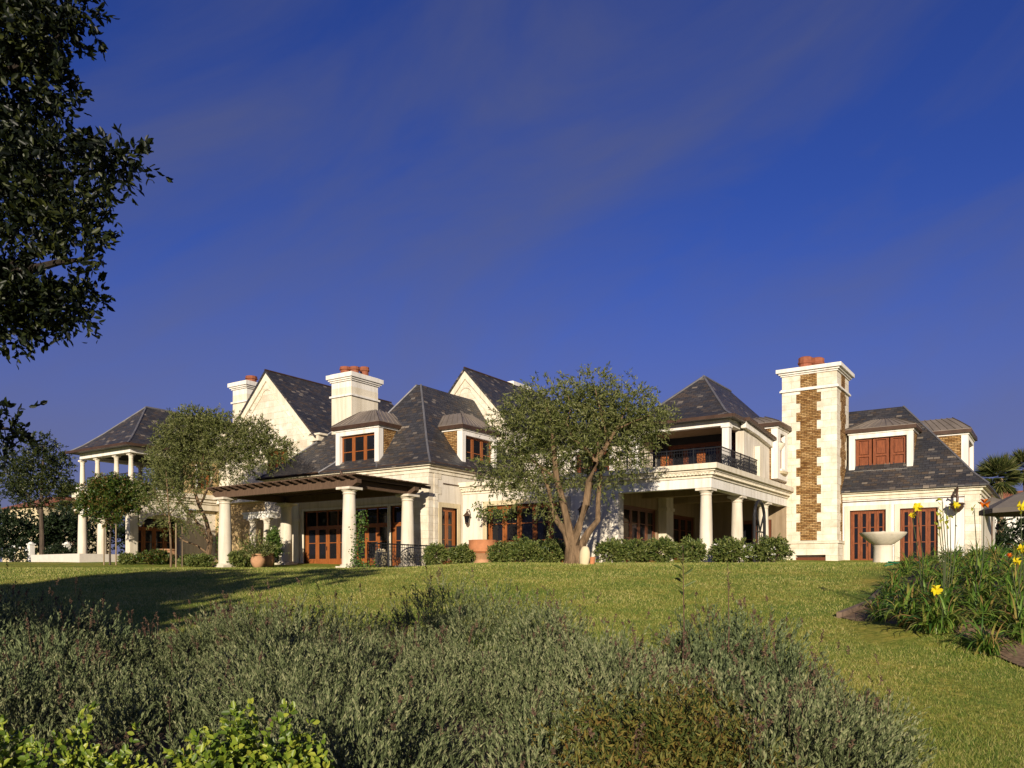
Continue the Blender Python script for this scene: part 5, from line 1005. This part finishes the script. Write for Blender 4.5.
def lav_thing(label, bushes, nsp, mat, spikes=60):
    P, D, L, w, T = lavender(bushes, nsp, 22); b = np.array((*W(bushes[0][0], bushes[0][1]), float(ground(bushes[0][0], bushes[0][1]))))
    t = thing('lavender_bush', label, 'lavender', tuple(b), 0, 'separate lavender bushes'); leaf_mesh('foliage', P-b, D, L*1.15, w*1.2, mat, t)
    s = RNG.choice(len(T), spikes); C = T[s]-b; dv = unit(RNG.normal(size=(spikes, 3))*.25+np.array([0, 0, 1.])); hh = RNG.uniform(.1, .42, spikes); tt = RNG.uniform(.7, 1, (spikes, 24, 1)); Pp = (C[:, None]+dv[:, None]*hh[:, None, None]*tt).reshape(-1, 3); Dp = (dv[:, None]*.6+RNG.normal(size=(spikes, 24, 3))*.8).reshape(-1, 3)
    leaf_mesh('flower_spike', np.concatenate([Pp, C]), np.concatenate([Dp, dv]), np.concatenate([np.full(spikes*24, .026), hh]), np.concatenate([np.full(spikes*24, .012), np.full(spikes, .005)]), 'spike', t)
def fx(px, d): return (px-512)/F*d
lav_thing('tall green lavender bush with dry flower spikes, right of the centre', [(fx(715, 9.8), 9.8, .62, 1.12), (fx(755, 9.6), 9.6, .6, 1.04), (fx(690, 9.6), 9.6, .5, .92), (fx(785, 9.2), 9.2, .55, .78), (fx(725, 8.9), 8.9, .6, .78)], 150, 'green_lavender', 70)
lav_thing('lower grey lavender bush spilling onto the lawn at the right', [(fx(810, 8.4), 8.4, .58, .72), (fx(850, 7.8), 7.8, .55, .62), (fx(790, 7.6), 7.6, .6, .7), (fx(830, 7.0), 7.0, .55, .55), (fx(875, 7.1), 7.1, .42, .46), (fx(780, 6.6), 6.6, .6, .6), (fx(850, 6.3), 6.3, .5, .45)], 150, 'lavender_leaf', 50)
lav_thing('loose lavender shoots at the bottom edge in front of the bronze shrub', [(fx(585, 5.4), 5.4, .36, .62), (fx(760, 5.5), 5.5, .34, .60), (fx(640, 6.9), 6.9, .4, .78), (fx(735, 7.3), 7.3, .4, .80)], 110, 'lavender_leaf', 50)
lav_thing('low pale lavender bush in the dip before the tall green one', [(fx(600, 10.4), 10.4, .6, .52), (fx(640, 9.8), 9.8, .6, .50), (fx(590, 9.4), 9.4, .6, .55), (fx(640, 8.8), 8.8, .6, .55), (fx(665, 9.0), 9.0, .5, .55), (fx(690, 8.4), 8.4, .5, .55)], 140, 'lavender_leaf', 50)
lav_thing('feathery dark green bush at the left edge of the lavender', [(fx(10, 10.8), 10.8, .62, .92), (fx(60, 10.6), 10.6, .55, .86), (fx(100, 10.9), 10.9, .5, .84), (fx(-30, 9.6), 9.6, .6, .86), (fx(40, 9.3), 9.3, .6, .84), (fx(90, 8.6), 8.6, .5, .74), (fx(10, 8.0), 8.0, .5, .74)], 120, 'green_lavender', 62)
def mound(name, label, bl, mat, n, L, Wd, big=False, up=0.6, tl=1.0):
    b = np.array((*W(bl[0][0], bl[0][1]), float(ground(bl[0][0], bl[0][1])))); t = thing(name, label, 'shrub', tuple(b)); Pa = []; Da = []
    tot = sum(r*r for _, _, r, _ in bl)
    for (x, d, r, h) in bl:
        m = int(n*r*r/tot/8); a = RNG.uniform(0, 2*PI, m); q = np.sqrt(RNG.uniform(0, 1, m)); X, Y = W(x, d); z = float(ground(x, d)); lump = 1+.22*np.sin(a*3+x*5)*q+.12*np.sin(a*7+d*3)*q+.10*RNG.normal(size=m)
        top = np.sqrt(np.maximum(0.02, 1-.9*q*q))*h*lump; C = np.stack([X+np.cos(a)*q*r, Y+np.sin(a)*q*r, z+top*RNG.uniform(.72, 1.0, m)], 1)-b; Dv = unit(np.stack([np.cos(a)*q, np.sin(a)*q, np.full(m, up)], 1)+RNG.normal(size=(m, 3))*.35); P, D = twigs(C-Dv*.08, Dv, 8, RNG.uniform(.08, .2, m)*tl, L, .8); Pa.append(P); Da.append(D)
    P = np.concatenate(Pa); D = np.concatenate(Da); s = RNG.uniform(.7, 1.2, len(P)); leaf_mesh('foliage', P, D, L*s, Wd*s, mat, t, big=big, up=(np.array(sdir)*.8+np.array([0, 0, .5])) if big else None)
    for k in range(4): a = k*1.6; st = MB(); st.tube([(0.04*math.cos(a), .04*math.sin(a), -.03), (.2*math.cos(a), .2*math.sin(a), .22), (.28*math.cos(a), .28*math.sin(a), .4)], [.014, .01, .005], 6); st.build('stem', 'dark_bark', t)
    return t
RB = [(fx(672, 5.9), 5.9, .5, .74)]
for k in range(19):
    q = random.uniform(575, 775); dq = random.uniform(5.0, 7.5); RB.append((fx(q, dq), dq, random.uniform(.24, .42), random.uniform(.50, .84)-.0009*abs(q-675)))
mound('rust_tinged_shrub', 'loose bronze and olive green shrub at bottom centre right of the lavender', RB, 'rust_leaf', 19000, .058, .016, False, 1.3, 1.9)
mound('glossy_shrub', 'bright glossy leaved shrub at the bottom edge, the wider right one', [(fx(250, 4.75), 4.75, .40, .99), (fx(212, 4.6), 4.6, .34, .90), (fx(300, 4.7), 4.7, .28, .86)], 'gloss_leaf', 8200, .047, .027, True, .9)
mound('glossy_shrub', 'glossy leaved shrub at the bottom edge between its two neighbours', [(fx(80, 4.7), 4.7, .36, .88), (fx(125, 4.6), 4.6, .24, .80)], 'gloss_leaf', 5400, .047, .027, True, .9)
mound('glossy_shrub', 'glossy leaved shrub cut by the lower left corner', [(fx(-8, 4.7), 4.7, .26, .95)], 'gloss_leaf', 2900, .047, .027, True, .9)
# tall weeds rising from the lavender
def weed(px, d, ytop, ybot, label, nl, L, Wd, mat):
    b = GP(px, d); t = thing('tall_weed', label, 'weed', b); zt = zz(ytop, d)-b[2]; z0 = zz(ybot, d)-b[2]; m = MB(); m.tube([(0, 0, 0), (.02, .01, zt*.5), (.01, 0, zt)], [.009, .007, .003], 6); m.build('stem', 'spike', t)
    P = np.array([(.01, 0, z0+(zt-z0)*k/nl) for k in range(nl)]); a = np.arange(nl)*2.2; D = np.stack([np.cos(a), np.sin(a), np.full(nl, .55)], 1); leaf_mesh('leaf', P, D, np.linspace(L, L*.6, nl), np.linspace(Wd, Wd*.7, nl), mat, t, big=True, droop=.2)
weed(682, 9.3, 545, 600, 'tall leafy weed standing above the green lavender', 13, .19, .035, 'shrub_leaf'); weed(727, 9.4, 562, 585, 'thin bare dried stalk right of the leafy weed', 6, .05, .012, 'spike')
# ------------------------------------------------------------------ grass
n = 480000; kk = RNG.uniform(-.70, .70, n); u = RNG.uniform(0, 1, n); d = 1/(1/6.0+u*(1/33.0-1/6.0)); d = np.where(RNG.uniform(size=n) < .35, RNG.uniform(6, 34, n), d); x = kk*d
px = 512+F*kk; keep = ~((px < np.interp(d, [6, 9, 10.4, 12.2, 12.6], [860, 780, 700, 560, -500])) & (d < 12.4))
bed = (px > np.interp(d, [9, 11, 13.6, 15.9, 17.2, 25.5, 27], [1150, 1030, 930, 842, 868, 905, 1200])); keep &= ~bed; x, d = x[keep], d[keep]; n = len(x)
X = x*RX[0]+d*FW[0]; Y = x*RX[1]+d*FW[1]; P = np.stack([X, Y, ground(x, d)-.004], 1); D = RNG.normal(size=(n, 3))*np.array([.55, .55, .1])+np.array([0, 0, 1.]); sc = np.maximum(1, d/9)
patch = .5+.5*np.sin(X*1.7+np.sin(Y*1.1))*np.sin(Y*1.3+X*.4); L = (.036+.026*patch)*RNG.uniform(.6, 1.2, n)*np.minimum(sc, 1.6)**.5; Wd = .0055*sc
D = unit(D); S = unit(np.cross(D, RNG.normal(size=(n, 3)))); V = np.stack([P-S*Wd[:, None]/2, P+S*Wd[:, None]/2, P+D*L[:, None]], 1).reshape(-1, 3)
tag(raw_mesh('grass', V, np.arange(n*3), n, 3, 'grass_blade'), 'short mown grass blades of the lawn', 'grass', kind='stuff')
